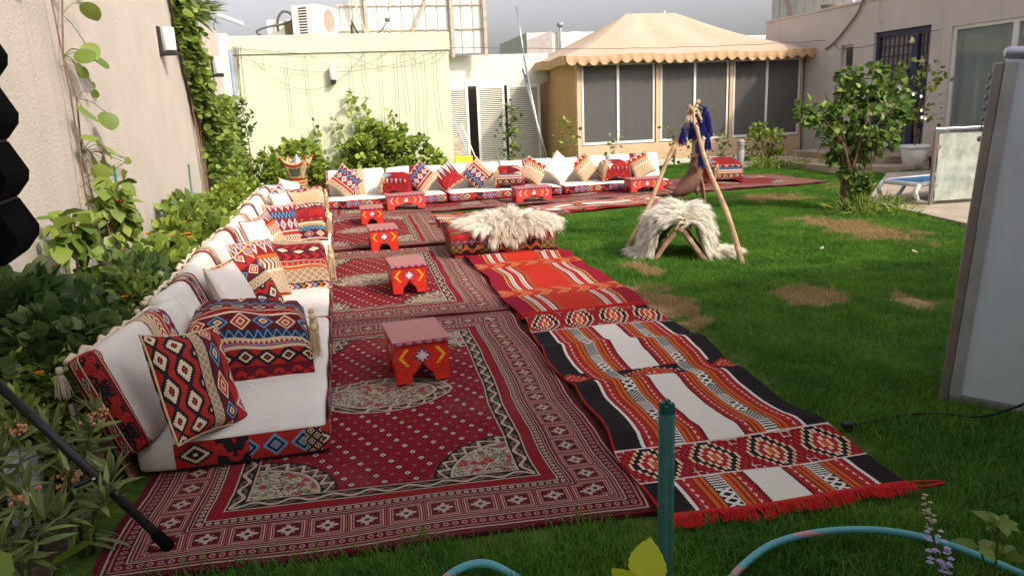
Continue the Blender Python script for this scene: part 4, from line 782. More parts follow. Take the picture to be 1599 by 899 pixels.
for k in range(6): back_cushion(f'white backrest cushion with patterned band, {ORD[k]} from the left in the far row', (-.22+k*1.0, 13.02, .15), -PI/2+math.radians(random.uniform(-2, 2)), k+2, 'backrests of the far sofa row', random.uniform(.45, .6), k == 0)
def bolster(label, loc, rz, fab, seed, L=.60, D=.46, H=.36, group='patterned arm bolsters', tass=True):
    """loaf-shaped arm bolster, long axis local x, front face -y"""
    t = thing('bolster', label, 'bolster', loc, rz, group); n = 26; prof = []
    for i in range(n+1):
        a = PI*i/n; cx, cz = -math.cos(a), math.sin(a); y = math.copysign(abs(cx)**.32, cx)*D/2; z = (abs(cz)**.42)*H
        prof.append((y, z))
    acc = [0]
    for a, b in zip(prof, prof[1:]): acc.append(acc[-1]+math.dist(a, b))
    mb = MB(); nx = 18
    def f(u, v):
        i = int(round(v*n)); y, z = prof[i]; s = 2*u-1; k = (1-abs(s)**7)**.5 if abs(s) < 1 else 0; k = .80+.20*k
        sag = 1-.06*math.cos(u*PI*2+seed)*1; return (s*L/2+.012*math.sin(z*9+seed), y*(.8+.2*k)+.008*math.sin(u*9+seed), max(0, z*k*sag+.006*math.sin(u*14+i*.7+seed)))
    mb.grid(f, nx, n, lambda u, v: (u*L, acc[int(round(v*n))]))
    body = part('bolster_body', mb, fab, t, True)
    for s in (0, 1):
        m2 = MB(); ring = [f(s, i/n) for i in range(n+1)]; c0 = (ring[n//2][0]+(.02 if s else -.02), 0, H*.32)
        fs = [(0, i+1, i+2) if s else (0, i+2, i+1) for i in range(n)]; vs = [c0]+ring; m2.add(vs, fs, [[(vs[q][1]+.5, vs[q][2]) for q in ff] for ff in fs]); part('end_panel', m2, FAB_G if seed % 2 else FAB_A, t, True)
    if tass:
        m2 = MB()
        for dy, dz, ln in ((-.19, .31, .16), (-.215, .26, .19), (-.17, .335, .12)): strand_tassel(m2, (L/2+.016+abs(dy)*.05, dy, dz), ln, .028)
        part('tassel', m2, CREAM_YARN, t, True)
    return t
BG = 'patterned arm bolsters on the left row'
bolster('large blue and red diamond bolster with cream tassels, nearest one', (-.54, 4.18, .162), math.radians(4), FAB_A, 1, group=BG)
bolster('bolster with cream and brown lattice band, second from the camera', (-.46, 6.25, .162), math.radians(3), FAB_B, 2, .62, group=BG)
bolster('bolster with teal triangle band and diamonds, third from the camera', (-.48, 8.66, .162), math.radians(2), FAB_C, 3, group=BG)
bolster('bolster with zigzag and pale lattice top, farthest on the left row', (-.52, 11.0, .162), math.radians(1), FAB_D, 4, group=BG)
BG = 'patterned arm bolsters on the far row'
bolster('domed red bolster with cream tassel, leftmost on the far row', (.93, 12.66, .178), -PI/2-.25, FAB_G, 5, .5, .44, .36, BG)
bolster('domed patterned bolster between the second and third far mattress', (2.84, 12.62, .178), -PI/2-.35, FAB_C, 6, .52, .46, .35, BG)
bolster('domed bolster with brown stripes beside the rightmost far table', (4.72, 12.68, .178), -PI/2-.15, FAB_D, 7, .5, .5, .34, BG)
bolster('red patterned bolster alone on the carpet behind the tripod', (6.85, 12.72, .035), -PI/2-.25, FAB_G, 8, .6, .62, .40, BG)
def pillow(label, c, yaw, tilt, roll, size, mat, T=.075, seed=0, group=None, piping=None):
    t = thing('pillow', label, 'pillow', (0, 0, 0), 0, group)
    M = Matrix.Translation(c) @ Matrix.Rotation(yaw, 4, 'Z') @ Matrix.Rotation(-tilt, 4, 'X') @ Matrix.Rotation(roll, 4, 'Y')
    t.matrix_world = M; n = 16; mb = MB(); h = size/2
    for sg in (-1, 1):
        def f(u, v):
            x, z = 2*u-1, 2*v-1; x, z = math.copysign(1-(1-abs(x))**1.5, x), math.copysign(1-(1-abs(z))**1.5, z)
            k = max(0, (1-x**2))**.42*max(0, (1-z**2))**.42; y = sg*T*k+.010*math.sin(x*3+seed)*math.sin(z*2.5+seed)*k
            px = x*h*(1-.10*(1-z*z)*abs(x)); pz = z*h*(1-.10*(1-x*x)*abs(z)); return (px, y+.014*math.sin(x*2.2+seed), pz)
        mb.grid(f, n, n, lambda u, v: (u*size, v*size), flip=(sg > 0))
    weld(part('cover', mb, mat, t), .0005)
    m2 = MB(); ring = []
    for q in range(48):
        s = q/48*4; k = int(s); a = (s-k)*2-1; x, z = ((a, -1), (1, a), (-a, 1), (-1, -a))[k]; px = x*h*(1-.10*(1-z*z)*abs(x)); pz = z*h*(1-.10*(1-x*x)*abs(z)); ring.append((px, .014*math.sin(x*2.2+seed), pz))
    m2.tube(ring+[ring[0]], .0055, 5, False); part('piping', m2, piping or CREAM_YARN, t, True); return t
G = 'pillows on the left row'; fx = PI/2
pillow('black and cream stepped-diamond pillow leaning on the nearest backrest', (-.68, 3.36, .39), fx-.42, .42, PI/2+.22, .48, FAB_E, .08, 1, G)
pillow('plain white pillow tucked behind the near blue bolster', (-.72, 4.98, .40), fx-.2, .40, .1, .44, OFFW, .08, 2, G)
pillow('pillow with black diamonds and blue border, leaning behind the near bolster', (-.66, 5.30, .39), fx-.45, .42, -.15, .48, FAB_E, .08, 3, G)
pillow('pillow with cream and brown trellis beside the lattice bolster', (-.62, 5.78, .40), fx-.5, .40, .1, .48, FAB_H, .08, 4, G)
pillow('white pillow with red striped edge before the teal bolster', (-.74, 7.15, .39), fx-.3, .35, .08, .46, OFFW, .08, 5, G, FRINGE)
pillow('gold trellis pillow leaning behind the teal bolster', (-.70, 7.75, .38), fx-.3, .4, -.1, .46, FAB_H, .075, 6, G)
pillow('upright striped red and grey pillow before the teal bolster', (-.62, 8.20, .40), fx-.75, .2, .05, .46, FAB_F, .075, 7, G)
pillow('plain white pillow before the zigzag bolster', (-.70, 9.85, .38), fx-.35, .4, .1, .44, OFFW, .08, 8, G)
pillow('red pillow leaning at the far end of the left row', (-.74, 10.25, .40), fx-.45, .3, -.35, .46, FAB_G, .075, 9, G)
pillow('white and red pillow at the very end of the left row', (-.70, 11.55, .40), fx-.6, .25, .3, .42, OFFW, .075, 10, G, FRINGE)
G = 'pillows on the far row'
for lb, x, fab, roll, sz, dy in (('diamond-set pillow with red diagonal stripe, leftmost on the far row', .10, FAB_F, math.radians(42), .44, 0), ('diamond-set blue and red pillow beside the domed red bolster', 1.36, FAB_F, math.radians(-47), .43, 0), ('diamond-set pillow with plain red lower half on the far row', 1.80, FAB_G, math.radians(-33), .42, .02),
        ('diamond-set pillow with beige corner beside the middle far bolster', 2.32, FAB_F, math.radians(228), .43, 0), ('trellis pillow tilted left beside the plain white far pillow', 3.30, FAB_H, math.radians(35), .42, 0), ('plain white pillow set on its corner in the far row', 3.76, OFFW, math.radians(44), .46, -.03),
        ('trellis and orange pillow tilted right beside the plain white far pillow', 4.22, FAB_H, math.radians(-38), .42, 0), ('trellis pillow at the right end of the far row behind the tripod leg', 5.28, FAB_H, math.radians(-24), .42, 0)):
    k = abs(math.cos(roll))+abs(math.sin(roll)); pillow(lb, (x, 12.78+dy, .17+sz*.5*k*.90*.93), 0, math.radians(20), roll, sz, fab, .07, x*3, G)
# ------------------------------------------------------------------ small red tables
def table_mats():
    c = Ctx('table_front_paint', .45, 0, .4); X, Y, _ = c.sep(c.coords('UV'))      # X -1..1, Y 0..1
    ax = X.abs(); base = c.mix(c.noise(scale=30).sm(.35, .7), (.46,.014,.008), (.60,.025,.012))
    ch = ((ax-(.82-(Y-.66).abs()*1.25)).abs() < .07)*(Y > .44)*(Y < .88)*(ax > .36); col = c.mix(ch, base, (.75,.36,.02))
    d = ax*1.0+(Y-.68).abs()*1.55; col = c.mix(d.rng(.26, .36), col, (.08,.05,.06)); col = c.mix(d.rng(0, .26), col, (.40,.02,.03))
    px, py = X*.9, (Y-.68)*1.5; fl = (((px*py).abs() < .006)+((px*px-py*py).abs() < .006))*((px*px+py*py).sqrt() < .22); col = c.mix(fl, col, (.62,.52,.62))
    col = c.mix(((Y-.50).abs() < .02)*(ax > .5)*(ax < .8)*((X*14).fr() > .5), col, (.25,.01,.02)); c.put(c.b.inputs['Base Color'], col)
    wear = (c.noise(scale=22, detail=7, rough=.75).sm(.60, .66)); c.put(c.b.inputs['Base Color'], c.mix(wear*.8, col, (.20,.10,.05)))
    c2 = Ctx('table_top_paint', .55, 0, .3); n = c2.noise(scale=9, detail=6); g = c2.noise(scale=40, detail=3)
    c2.done(c2.mix(n.sm(.35, .7), (.36,.135,.12), c2.mix(c2.noise(scale=30, detail=8, rough=.8).sm(.56, .66)*.8, c2.mix(g, (.44,.20,.18), (.30,.10,.09)), (.24,.14,.09)))); c2.bump(n, .3, .004)
    c3 = Ctx('table_edge_paint', .5); x, y, z = c3.sep(c3.coords()); c3.done(c3.mix(((x+y)*18).fr() > .5, (.45,.02,.015), (.25,.20,.36))); 
    c4 = Ctx('table_front_paint_light', .5, 0, .4); X, Y, _ = c4.sep(c4.coords('UV')); base = c4.mix(c4.noise(scale=30).sm(.35, .7), (.42,.03,.025), (.52,.05,.04)); ax = X.abs(); col = base
    for off, cc in ((.82, (.55,.42,.42)), (.52, (.7,.33,.05))): col = c4.mix(((ax-(off-(Y-.66).abs()*.5)).abs() < .035)*(Y > .42)*(Y < .9), col, cc)
    px, py = X*2.2, (Y-.66)*1.1; col = c4.mix((((px*py).abs() < .01)+((px*px-py*py).abs() < .008))*((px*px+py*py).sqrt() < .22), col, (.7,.55,.5)); c4.done(col)
    return c.mat, c2.mat, c3.mat, c4.mat
TF, TT, TE, TF2 = table_mats()
def apron(w_, h_):
    L = []
    ft = w_*.27 if w_ < .4 else w_*.18
    L += [(-w_/2, 0), (-w_/2+ft, 0), (-w_/2+ft+.012, h_*.22), (-w_/2+ft+.05*w_/.3, h_*.36)]
    L += [(-.10*w_, h_*.38), (-.03*w_, h_*.44), (0, h_*.52), (.03*w_, h_*.44), (.10*w_, h_*.38)]
    L += [(w_/2-ft-.05*w_/.3, h_*.36), (w_/2-ft-.012, h_*.22), (w_/2-ft, 0), (w_/2, 0), (w_/2, h_), (-w_/2, h_)]
    return L
def red_table(label, loc, rz, wx=.30, dy=.40, h=.225, light=False, group='small red painted tables'):
    t = thing('red_table', label, 'table', loc, rz, group); FM = TF2 if light else TF
    for sg in (-1, 1):
        mb = MB(); pl = apron(wx, h); y = sg*(dy/2-.012); mb.prism(pl, y-.009, y+.009, 1); mb.uv = [[(p[0]/(wx/2), p[1]/h) if p[0] > -5 else (.0, .3) for p in u] for u in mb.uv]; part('front_panel' if sg < 0 else 'back_panel', mb, FM, t)
        mb = MB(); pl = apron(dy-.045, h-.002); x = sg*(wx/2-.0095); mb.prism(pl, x-.009, x+.009, 0); mb.uv = [[(p[0]/(dy/2), p[1]/h) if p[0] > -5 else (.0, .3) for p in u] for u in mb.uv]; part('side_panel', mb, FM, t)
    mb = MB(); mb.box((-wx/2-.012, -dy/2-.012, h+.0005), (wx/2+.012, dy/2+.012, h+.017)); e_ = bevel(part('table_edge', mb, TE, t), .003)
    mb = MB(); mb.box((-wx/2-.010, -dy/2-.010, h+.0175), (wx/2+.010, dy/2+.010, h+.021)); part('table_top', mb, TT, t); return t
red_table('nearest small red table with worn pink top on the near carpet', (.35, 4.22, .032), math.radians(4), .30, .42, .225)
red_table('second small red table from the camera, yellow chevrons, on the middle carpet', (.49, 6.36, .035), math.radians(2.5), .275, .40, .22)
red_table('third small red table from the camera, at the end of the middle carpet', (.42, 8.42, .045), math.radians(2), .29, .40, .22)
red_table('farthest small red table of the column on the left carpets', (.40, 10.52, .045), math.radians(0), .29, .36, .20)
for k, (x, y, lb) in enumerate(((.98, 11.86, 'long low red table, leftmost before the far sofa row'), (2.98, 11.72, 'long low red table in the middle before the far sofa row'), (5.0, 11.98, 'long low red table on the right beside the tripod leg'))): red_table(lb, (x, y, .045), math.radians(2), .58, .30, .205, True, 'long red tables before the far row')
# ------------------------------------------------------------------ fur
FURM = None
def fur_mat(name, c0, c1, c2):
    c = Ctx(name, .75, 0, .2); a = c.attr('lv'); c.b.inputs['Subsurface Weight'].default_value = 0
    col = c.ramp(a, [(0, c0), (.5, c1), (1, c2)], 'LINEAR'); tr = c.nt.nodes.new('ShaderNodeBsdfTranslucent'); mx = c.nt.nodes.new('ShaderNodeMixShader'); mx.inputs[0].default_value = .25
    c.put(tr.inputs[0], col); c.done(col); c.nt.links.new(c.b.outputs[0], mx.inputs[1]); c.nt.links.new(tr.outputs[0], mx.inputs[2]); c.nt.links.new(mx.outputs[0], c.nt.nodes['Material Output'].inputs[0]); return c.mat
def fur(name, P, Nn, Dr, Ln, mat, parent, wd=.0022, seg=4, clumps=260, spread=.5, grav=.35, seed=0, floor=.012, tone=None, side=.5):
    """ribbon hairs: roots P, normals Nn, flow Dr (all (n,3)), lengths Ln"""
    r = np.random.default_rng(seed); n = len(P); ci = r.integers(0, n, clumps); cp = P[ci]
    lab = np.empty(n, int)
    for s in range(0, n, 2000): lab[s:s+2000] = ((P[s:s+2000, None]-cp[None])**2).sum(2).argmin(1)
    cj = r.normal(0, side, (clumps, 3)); d = Dr+cj[lab]*.55+r.normal(0, .14, (n, 3))+Nn*.55; d /= np.linalg.norm(d, axis=1)[:, None]
    tip_c = cp+(Dr[ci]+cj*.55)*0.12; cl = np.clip(r.normal(.62, .2, n), 0, .95)
    cd = Dr[ci]+cj*.55+Nn[ci]*.5; cd /= np.linalg.norm(cd, axis=1)[:, None]; CP = [cp.copy()]; q_ = cp.copy(); cl_n = np.median(Ln)
    for k in range(seg):
        cd = cd+np.array([0, 0, -grav*.5*(k+1)/seg])+r.normal(0, .08, cd.shape); cd /= np.linalg.norm(cd, axis=1)[:, None]; q_ = q_+cd*(cl_n/seg); CP.append(q_.copy())
    V = np.zeros((n, (seg+1)*2, 3)); pos = P.copy(); dirn = d.copy(); sd = np.cross(d, r.normal(0, 1, (n, 3))); sd /= np.linalg.norm(sd, axis=1)[:, None]+1e-9
    for k in range(seg+1):
        w_ = wd*(1-(k/seg)**1.6*.85); wt = (cl*(k/seg))[:, None]; pp = pos*(1-wt)+CP[k][lab]*wt; pp[:, 2] = np.maximum(pp[:, 2], floor); V[:, 2*k] = pp-sd*w_; V[:, 2*k+1] = pp+sd*w_
        if k < seg:
            pull = (tip_c[lab]-pos)*.0; g = np.zeros((n, 3)); g[:, 2] = -grav*(k+1)/seg
            dirn = dirn+g*.5+pull+r.normal(0, .06, (n, 3)); dirn /= np.linalg.norm(dirn, axis=1)[:, None]; pos = pos+dirn*(Ln/seg)[:, None]; pos[:, 2] = np.maximum(pos[:, 2], floor)
    b = (np.arange(n)*(seg+1)*2)[:, None, None]; q = np.array([[2*k, 2*k+1, 2*k+3, 2*k+2] for k in range(seg)])[None]; Fq = (b+q).reshape(-1, 4)
    ct = r.uniform(0, 1, clumps); tv = np.clip(.55*ct[lab]+.45*r.uniform(0, 1, n)+(tone if tone is not None else 0), 0, 1); at = np.repeat(tv, (seg+1)*2)
    o = fastmesh(name, V.reshape(-1, 3), [Fq], mat, parent, True, at); o['kind'] = 'stuff'; return o
FURW = fur_mat('sheep_fur', (.62,.48,.30), (.82,.76,.64), (.88,.86,.78)); SKIN = smat('hide', (.72,.64,.50), .9)
# pouf: patterned square cushion with a sheepskin thrown on top
FAB_P = fabric('fabric_pouf', [(0, .03, k_flo(RED, MAR)), (.03, .16, lambda c, u, t, h: c.mix((u/.38).fr() > .45, k_lat(GOLD, BLK, BRN, .09)(c, u, t, h), k_flo((.45,.10,.03), BLK, 40)(c, u, t, h))), (.16, .20, k_dia(CRM, RED, NAV, BLU, DRED, .08, 7)), (.20, 1.2, k_flo(RED, DRED, 50))])
pf = thing('fur_pouf', 'patterned square floor pouf under the shaggy sheepskin', 'pouf', (1.63, 7.98, .03), math.radians(-5))
mb = rbox_mb(1.12, 1.0, .25, .08, (10, 10, 5), .02, .010, 3); weld(part('pouf_body', mb, FAB_P, pf))
mb = MB(); mb.box((-.50, -.46, -.012), (.50, .46, .02)); part('pouf_base', mb, FAB_A, pf)
sk = thing('sheepskin', 'shaggy cream sheepskin spread over the pouf', 'sheepskin', (1.74, 7.92, .28), math.radians(-5)); n = 22000; r = np.random.default_rng(5)
a = r.uniform(0, 2*PI, n); d = np.sqrt(r.uniform(0, 1, n)); rx = .49*(1+.08*np.sin(3*a)); ry = .53*(1+.1*np.sin(2*a+1)); x, y = d*rx*np.cos(a), d*ry*np.sin(a)
def mound(x, y): return .055*np.clip(1-(x/.5)**2-(y/.5)**2, 0, 1)-.17*np.clip((-y-.40)/.13, 0, 1)**1.2
P = np.stack([x, y, mound(x, y)+.012], 1); Nn = np.stack([x*.6, y*.6, np.ones(n)*.8], 1); Dr = np.stack([np.cos(a)*d*1.3, np.sin(a)*d*1.3-.25*(y < -.1), .12-.2*d], 1); Ln = r.uniform(.11, .22, n)*(.7+.5*d)
mb = MB(); mb.grid(lambda u, v: (float(v*.42*math.cos(u*2*PI)), float(v*.40*math.sin(u*2*PI)), float(mound(v*.42*math.cos(u*2*PI), v*.40*math.sin(u*2*PI)))+.008), 40, 10); part('hide', mb, SKIN, sk, True)
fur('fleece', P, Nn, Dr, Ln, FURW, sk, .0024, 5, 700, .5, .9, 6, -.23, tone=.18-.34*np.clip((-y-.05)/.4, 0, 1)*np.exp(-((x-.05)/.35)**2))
# ------------------------------------------------------------------ saddle stand with sheepskin and camp tripod
WOOD = smat('camp_wood', (.42, .28, .16), .75, var=.3, vs=9, bump=(40, .4, .006), dirt=((.22,.12,.06), 7, .5)); ROPE = smat('rope', (.55,.42,.27), .95, bump=(90, .6, .006)); BLUEY = smat('blue_yarn', (.010,.014,.14), .9, var=.35, vs=80); HIDEB = smat('goat_hide', (.15,.07,.05), .7, var=.35, vs=7, bump=(25, .4, .01))
sd_ = thing('camel_saddle', 'wooden camel saddle frame with crossed legs on the lawn', 'saddle', (3.22, 6.86, 0), math.radians(-22))
def beam(a, b, w0, w1):
    mb = MB(); a, b = Vector(a), Vector(b); mb.tube([a.lerp(b, q/6)+Vector((.004*math.sin(q*2), .004*math.cos(q*3), 0)) for q in range(7)], [w0+(w1-w0)*q/6 for q in range(7)], 7); return mb
for yy in (-.30, .26):
    part('leg', beam((-.25, yy-.06, 0), (.05, yy, .42), .022, .028), WOOD, sd_, True); part('leg', beam((.25, yy-.04, 0), (-.05, yy+.02, .42), .030, .026), WOOD, sd_, True)
    mb = MB(); mb.bar((-.02, yy-.03, .30), (.02, yy-.03, .44), .09, .035, (0, 1, 0)); bevel(part('pommel', mb, WOOD, sd_), .01)
    part('lashing', MB().tube([(-.05, yy, .31), (.0, yy-.045, .315), (.05, yy, .31), (0, yy+.045, .305), (-.05, yy, .31)], .012, 6), ROPE, sd_, True)
for sx, z in ((-.12, .21), (.12, .21), (-.10, .33), (.10, .33)): part('side_rail', beam((sx, -.30, z), (sx, .28, z), .018, .018), WOOD, sd_, True)
mb = MB(); pr = [(-.21, .33), (-.15, .40), (0, .455), (.15, .40), (.21, .33)]
mb.grid(lambda u, v: (lambda q: (q[0], -.30+.60*v, q[1]))(tuple(np.array(pr[min(int(u*4), 3)])*(1-(u*4-min(int(u*4), 3)))+np.array(pr[min(int(u*4)+1, 4)])*(u*4-min(int(u*4), 3)))), 16, 8, lambda u, v: (v*.6, u*.5)); 
mb.xf(Matrix.Identity(4)); sc = Ctx('saddle_stripe', .9); U, V, _ = sc.sep(sc.coords('UV')); SST = sc.done(sc.ramp((V*4.2).fr(), [(0, RED), (.3, BLK), (.45, WHT), (.6, BLK), (.7, RED), (.85, WHT)])); pd = part('striped_pad', mb, SST, sd_, True); pd.modifiers.new('s', 'SOLIDIFY').thickness = .035
fl_ = thing('sheepskin', 'long-haired white sheepskin draped over the camel saddle', 'sheepskin', (3.22, 6.86, 0), math.radians(-22))
prof = [(-.44, .022), (-.37, .04), (-.33, .14), (-.30, .27), (-.25, .40), (-.16, .475), (0, .515), (.14, .50), (.25, .43), (.30, .30), (.325, .15), (.38, .05), (.50, .03), (.58, .022)]; pr = np.array(prof); sl_ = np.concatenate([[0], np.cumsum(np.linalg.norm(np.diff(pr, axis=0), axis=1))]); sl_ /= sl_[-1]
def arch(s): return np.interp(s, sl_, pr[:, 0]), np.interp(s, sl_, pr[:, 1])
def halfw(s): return .34-.12*np.abs(2*s-1)**2+.03*np.sin(s*17)
def drape(x, z, v):
    k = 1-.34*np.abs(v)**2.2; return x*k, np.where(z > .12, .12+(z-.12)*k, z)
mb = MB(); mb.grid(lambda u, v: (float(drape(*arch(u), 2*v-1)[0]), float((2*v-1)*halfw(u)), float(drape(*arch(u), 2*v-1)[1])), 40, 8); h_ = part('hide', mb, SKIN, fl_, True)
n = 22000; s = r.uniform(0, 1, n); v = r.uniform(-1, 1, n); x, z = arch(s); y = v*halfw(s); e2 = .01; xa, za = arch(np.clip(s-e2, 0, 1)); xb, zb = arch(np.clip(s+e2, 0, 1)); tx, tz = xb-xa, zb-za; l = np.hypot(tx, tz)+1e-6; nx, nz = -tz/l, tx/l
x, z = drape(x, z, v); P = np.stack([x+nx*.008, y, z+nz*.008], 1); Nn = np.stack([nx, v*.75, nz], 1)*.7; sg = np.sign(s-.5); Dr = np.stack([sg*tx/l*1.0, v*.7, sg*tz/l*1.0], 1); fur('fleece', P, Nn, Dr, r.uniform(.09, .19, n), FURW, fl_, .0024, 5, 700, .5, .55, 9, .006, tone=.32)
tp = thing('camp_tripod', 'three-legged wooden pole tripod lashed at the top on the lawn', 'tripod', (3.70, 7.55, 0))
ap = Vector((0, 0, 1.36)); 
def pole(foot, over, r0=.026, r1=.02, bend=.02):
    f_ = Vector(foot); d = (ap-f_); tip = f_+d*over; mb = MB(); mb.tube([f_.lerp(tip, q/9)+Vector((bend*math.sin(q*.8), bend*math.cos(q*1.1)*.5, 0))*(1 if 0 < q < 9 else 0) for q in range(10)], [r0*(1+.08*math.sin(q*2.3))+(r1-r0)*q/9 for q in range(10)], 9); return part('pole', mb, WOOD, tp, True)
pole((-.86, -.22, -.03), 1.10); pole((-.13, -1.36, -.03), 1.06, .028); pole((1.15, 1.95, -.03), 1.04, .03, .024); 
mb = MB()
for q in range(4): mb.tube([(.05*math.cos(t_), .05*math.sin(t_), 1.28+.035*q+.02*math.sin(t_+q)) for t_ in np.linspace(0, 2*PI, 13)], .014, 6)
part('rope_lashing', mb, ROPE, tp, True); mb = MB()
for q in range(26): a = random.uniform(0, 6.28); mb.tube([(.04*math.cos(a), .05*math.sin(a)-.03, 1.40-random.random()*.1), (.09*math.cos(a), .07*math.sin(a)-.06, 1.30), (.08*math.cos(a+.3), .07*math.sin(a)-.05, 1.20-random.random()*.08)], [.010, .012, .004], 5)
part('frayed_rope', mb, ROPE, tp, True)
bgt = thing('goatskin_bag', 'brown goatskin water bag hanging from the tripod with cord', 'water bag', (3.74, 7.60, 0)); mb = MB()
mb.tube([(-.25, -.02, .50), (-.21, -.03, .53), (-.15, -.03, .56), (-.08, -.03, .60), (-.02, -.03, .67), (.02, -.03, .77), (.03, -.02, .88), (.03, -.02, 1.0), (.02, -.01, 1.10)], [.015, .04, .075, .095, .095, .08, .06, .045, .032], 14); part('bag_body', mb, HIDEB, bgt, True)
mb = MB(); mb.tube([(-.10, -.03, .52), (-.13, -.03, .45)], [.03, .015], 8); mb.tube([(.0, -.04, .60), (.04, -.05, .50)], [.03, .014], 8); part('leg_stub', mb, HIDEB, bgt, True); mb = MB(); mb.tube([(.02, -.01, 1.08), (0, 0, 1.24)], .012, 6); tassel_mb(mb, (.0, -.05, 1.16), .26, .03); tassel_mb(mb, (.05, -.05, 1.10), .30, .025); part('cord', mb, ROPE, bgt, True)
tsl = thing('blue_tassels', 'bunch of bright blue yarn tassels hung on the tripod top', 'tassels', (3.70, 7.55, 0))
for dx, dy, z, ln, rr in ((.10, -.09, 1.42, .22, .05), (.14, -.07, 1.37, .20, .045), (.06, -.11, 1.30, .20, .05), (0, -.12, 1.26, .20, .05), (-.05, -.10, 1.27, .20, .045), (-.14, -.08, 1.22, .22, .045), (.12, -.12, 1.14, .20, .045), (.05, -.13, .98, .22, .05), (.15, -.08, 1.26, .18, .05), (.02, -.13, 1.12, .2, .05)):
    mb = MB(); mb.tube([(dx*.3, dy*.3, max(z+.05, 1.33)), (dx, dy, z)], .006, 5); strand_tassel(mb, (dx, dy, z), ln*.85, rr*.8, 60); part('tassel', mb, BLUEY, tsl, True)
# ------------------------------------------------------------------ large wooden incense burner
ib = thing('incense_burner', 'large wooden incense burner with horned rim and mirror panels', 'incense burner', (-.66, 13.45, 0), math.radians(-12)); BW = smat('carved_wood', (.50,.36,.18), .7, var=.3, vs=25, bump=(50, .4, .006)); MIR = smat('mirror_panel', (.30,.33,.32), .15, .8); REDP = smat('red_trim', (.45,.03,.02), .5)
for sx in (-1, 1):
    for sy in (-1, 1): part('column', MB().lathe([(.045, 0), (.045, .03), (.032, .04), (.032, .34), (.04, .36)], 12, (sx*.075, sy*.075, 0)), BW, ib, True)
mb = MB(); mb.box((-.15, -.15, 0), (.15, .15, .035)); mb.box((-.12, -.12, .36), (.12, .12, .44)); bevel(part('base', mb, BW, ib), .006); mb = MB(); mb.box((-.124, -.124, .40), (.124, .124, .42)); part('red_band', mb, REDP, ib)
for k in range(4):
    Rm = Matrix.Rotation(k*PI/2, 4, 'Z'); mb = MB()
    lo, hi, z0, z1 = .10, .205, .44, .74
    def P_(u, v, o_=0.0): hw = lo+(hi-lo)*v; top = .09*abs(2*u-1)**2.2*v; return ((2*u-1)*hw, -(hw+o_+.02*abs(2*u-1)**2*v), z0+(z1-z0)*v+top)
    mb.grid(lambda u, v: P_(u, v), 12, 6); mb.xf(Rm); q = part('side_panel', mb, BW, ib, True); q.modifiers.new('s', 'SOLIDIFY').thickness = .016
    mb = MB(); mb.grid(lambda u, v: P_(.22+.56*u, .30+.40*v, .012), 6, 4); mb.xf(Rm); part('mirror', mb, MIR, ib, True)
    for va, vb in ((.05, .16), (.80, .90)): mb = MB(); mb.grid(lambda u, v: P_(.08+.84*u, va+(vb-va)*v, .011), 12, 1); mb.xf(Rm); part('red_trim', mb, REDP, ib, True)
    mb = MB(); x, y, z = P_(1, 1); mb.lathe([(.0, -.03), (.022, -.015), (.022, .01), (0, .03)], 10, (x, y, z)); mb.xf(Rm); part('horn_tip', mb, REDP, ib, True)
mb = MB(); mb.lathe([(.15, .66), (.12, .74), (.06, .81), (.02, .86), (0, .89)], 20); part('metal_lid', mb, STEEL, ib, True)
# ------------------------------------------------------------------ foliage
def leaf_mat(name, dark, mid, light, tr=.35, rough=.45):
    c = Ctx(name, rough, 0, .4); a = c.attr('lv'); col = c.ramp(a, [(0, dark), (.55, mid), (1, light)], 'LINEAR')
    t = c.nt.nodes.new('ShaderNodeBsdfTranslucent'); mx = c.nt.nodes.new('ShaderNodeMixShader'); mx.inputs[0].default_value = tr
    c.put(t.inputs[0], col); c.done(col); c.nt.links.new(c.b.outputs[0], mx.inputs[1]); c.nt.links.new(t.outputs[0], mx.inputs[2]); c.nt.links.new(mx.outputs[0], c.nt.nodes['Material Output'].inputs[0]); return c.mat
LF_VINE = leaf_mat('leaf_vine', (0.08,0.14,0.022), (0.17,0.25,0.038), (0.32,0.40,0.075)); LF_BUSH = leaf_mat('leaf_bush', (0.09,0.155,0.022), (0.22,0.31,0.045), (0.42,0.49,0.09)); LF_DARK = leaf_mat('leaf_dark', (0.028,0.066,0.016), (0.06,0.115,0.026), (0.14,0.20,0.05))
LF_LIME = leaf_mat('leaf_lime', (0.088,0.150,0.015), (0.175,0.250,0.025), (0.325,0.400,0.056)); LF_PALE = leaf_mat('leaf_pale', (.09,.14,.04), (.18,.24,.07), (.34,.38,.12)); LF_TREE = leaf_mat('leaf_tree', (0.043,0.093,0.017), (0.102,0.187,0.031), (0.272,0.374,0.068)); LF_YEL = leaf_mat('leaf_yellow', (.42,.50,.03), (.56,.64,.04), (.64,.70,.06), .5)
STEMG = smat('green_stem', (.10,.12,.04), .7); STEMB = smat('brown_stem', (.16,.10,.06), .85, var=.3, vs=20, bump=(50, .5, .006)); ORGF = smat('orange_flower', (.75,.20,.02), .6); REDF = smat('red_flower', (.65,.03,.03), .6); WHF = smat('white_flower', (.8,.8,.7), .6); LAV = smat('lavender_flower', (.42,.36,.62), .6)
T_OV = (np.array([[0,0,0],[.30,-.40,.05],[.30,0,-.03],[.30,.40,.05],[.68,-.30,.02],[.68,0,-.04],[.68,.30,.02],[1,0,-.12]]), [np.array([[0,1,2],[0,2,3],[4,7,5],[5,7,6]]), np.array([[1,4,5,2],[2,5,6,3]])])
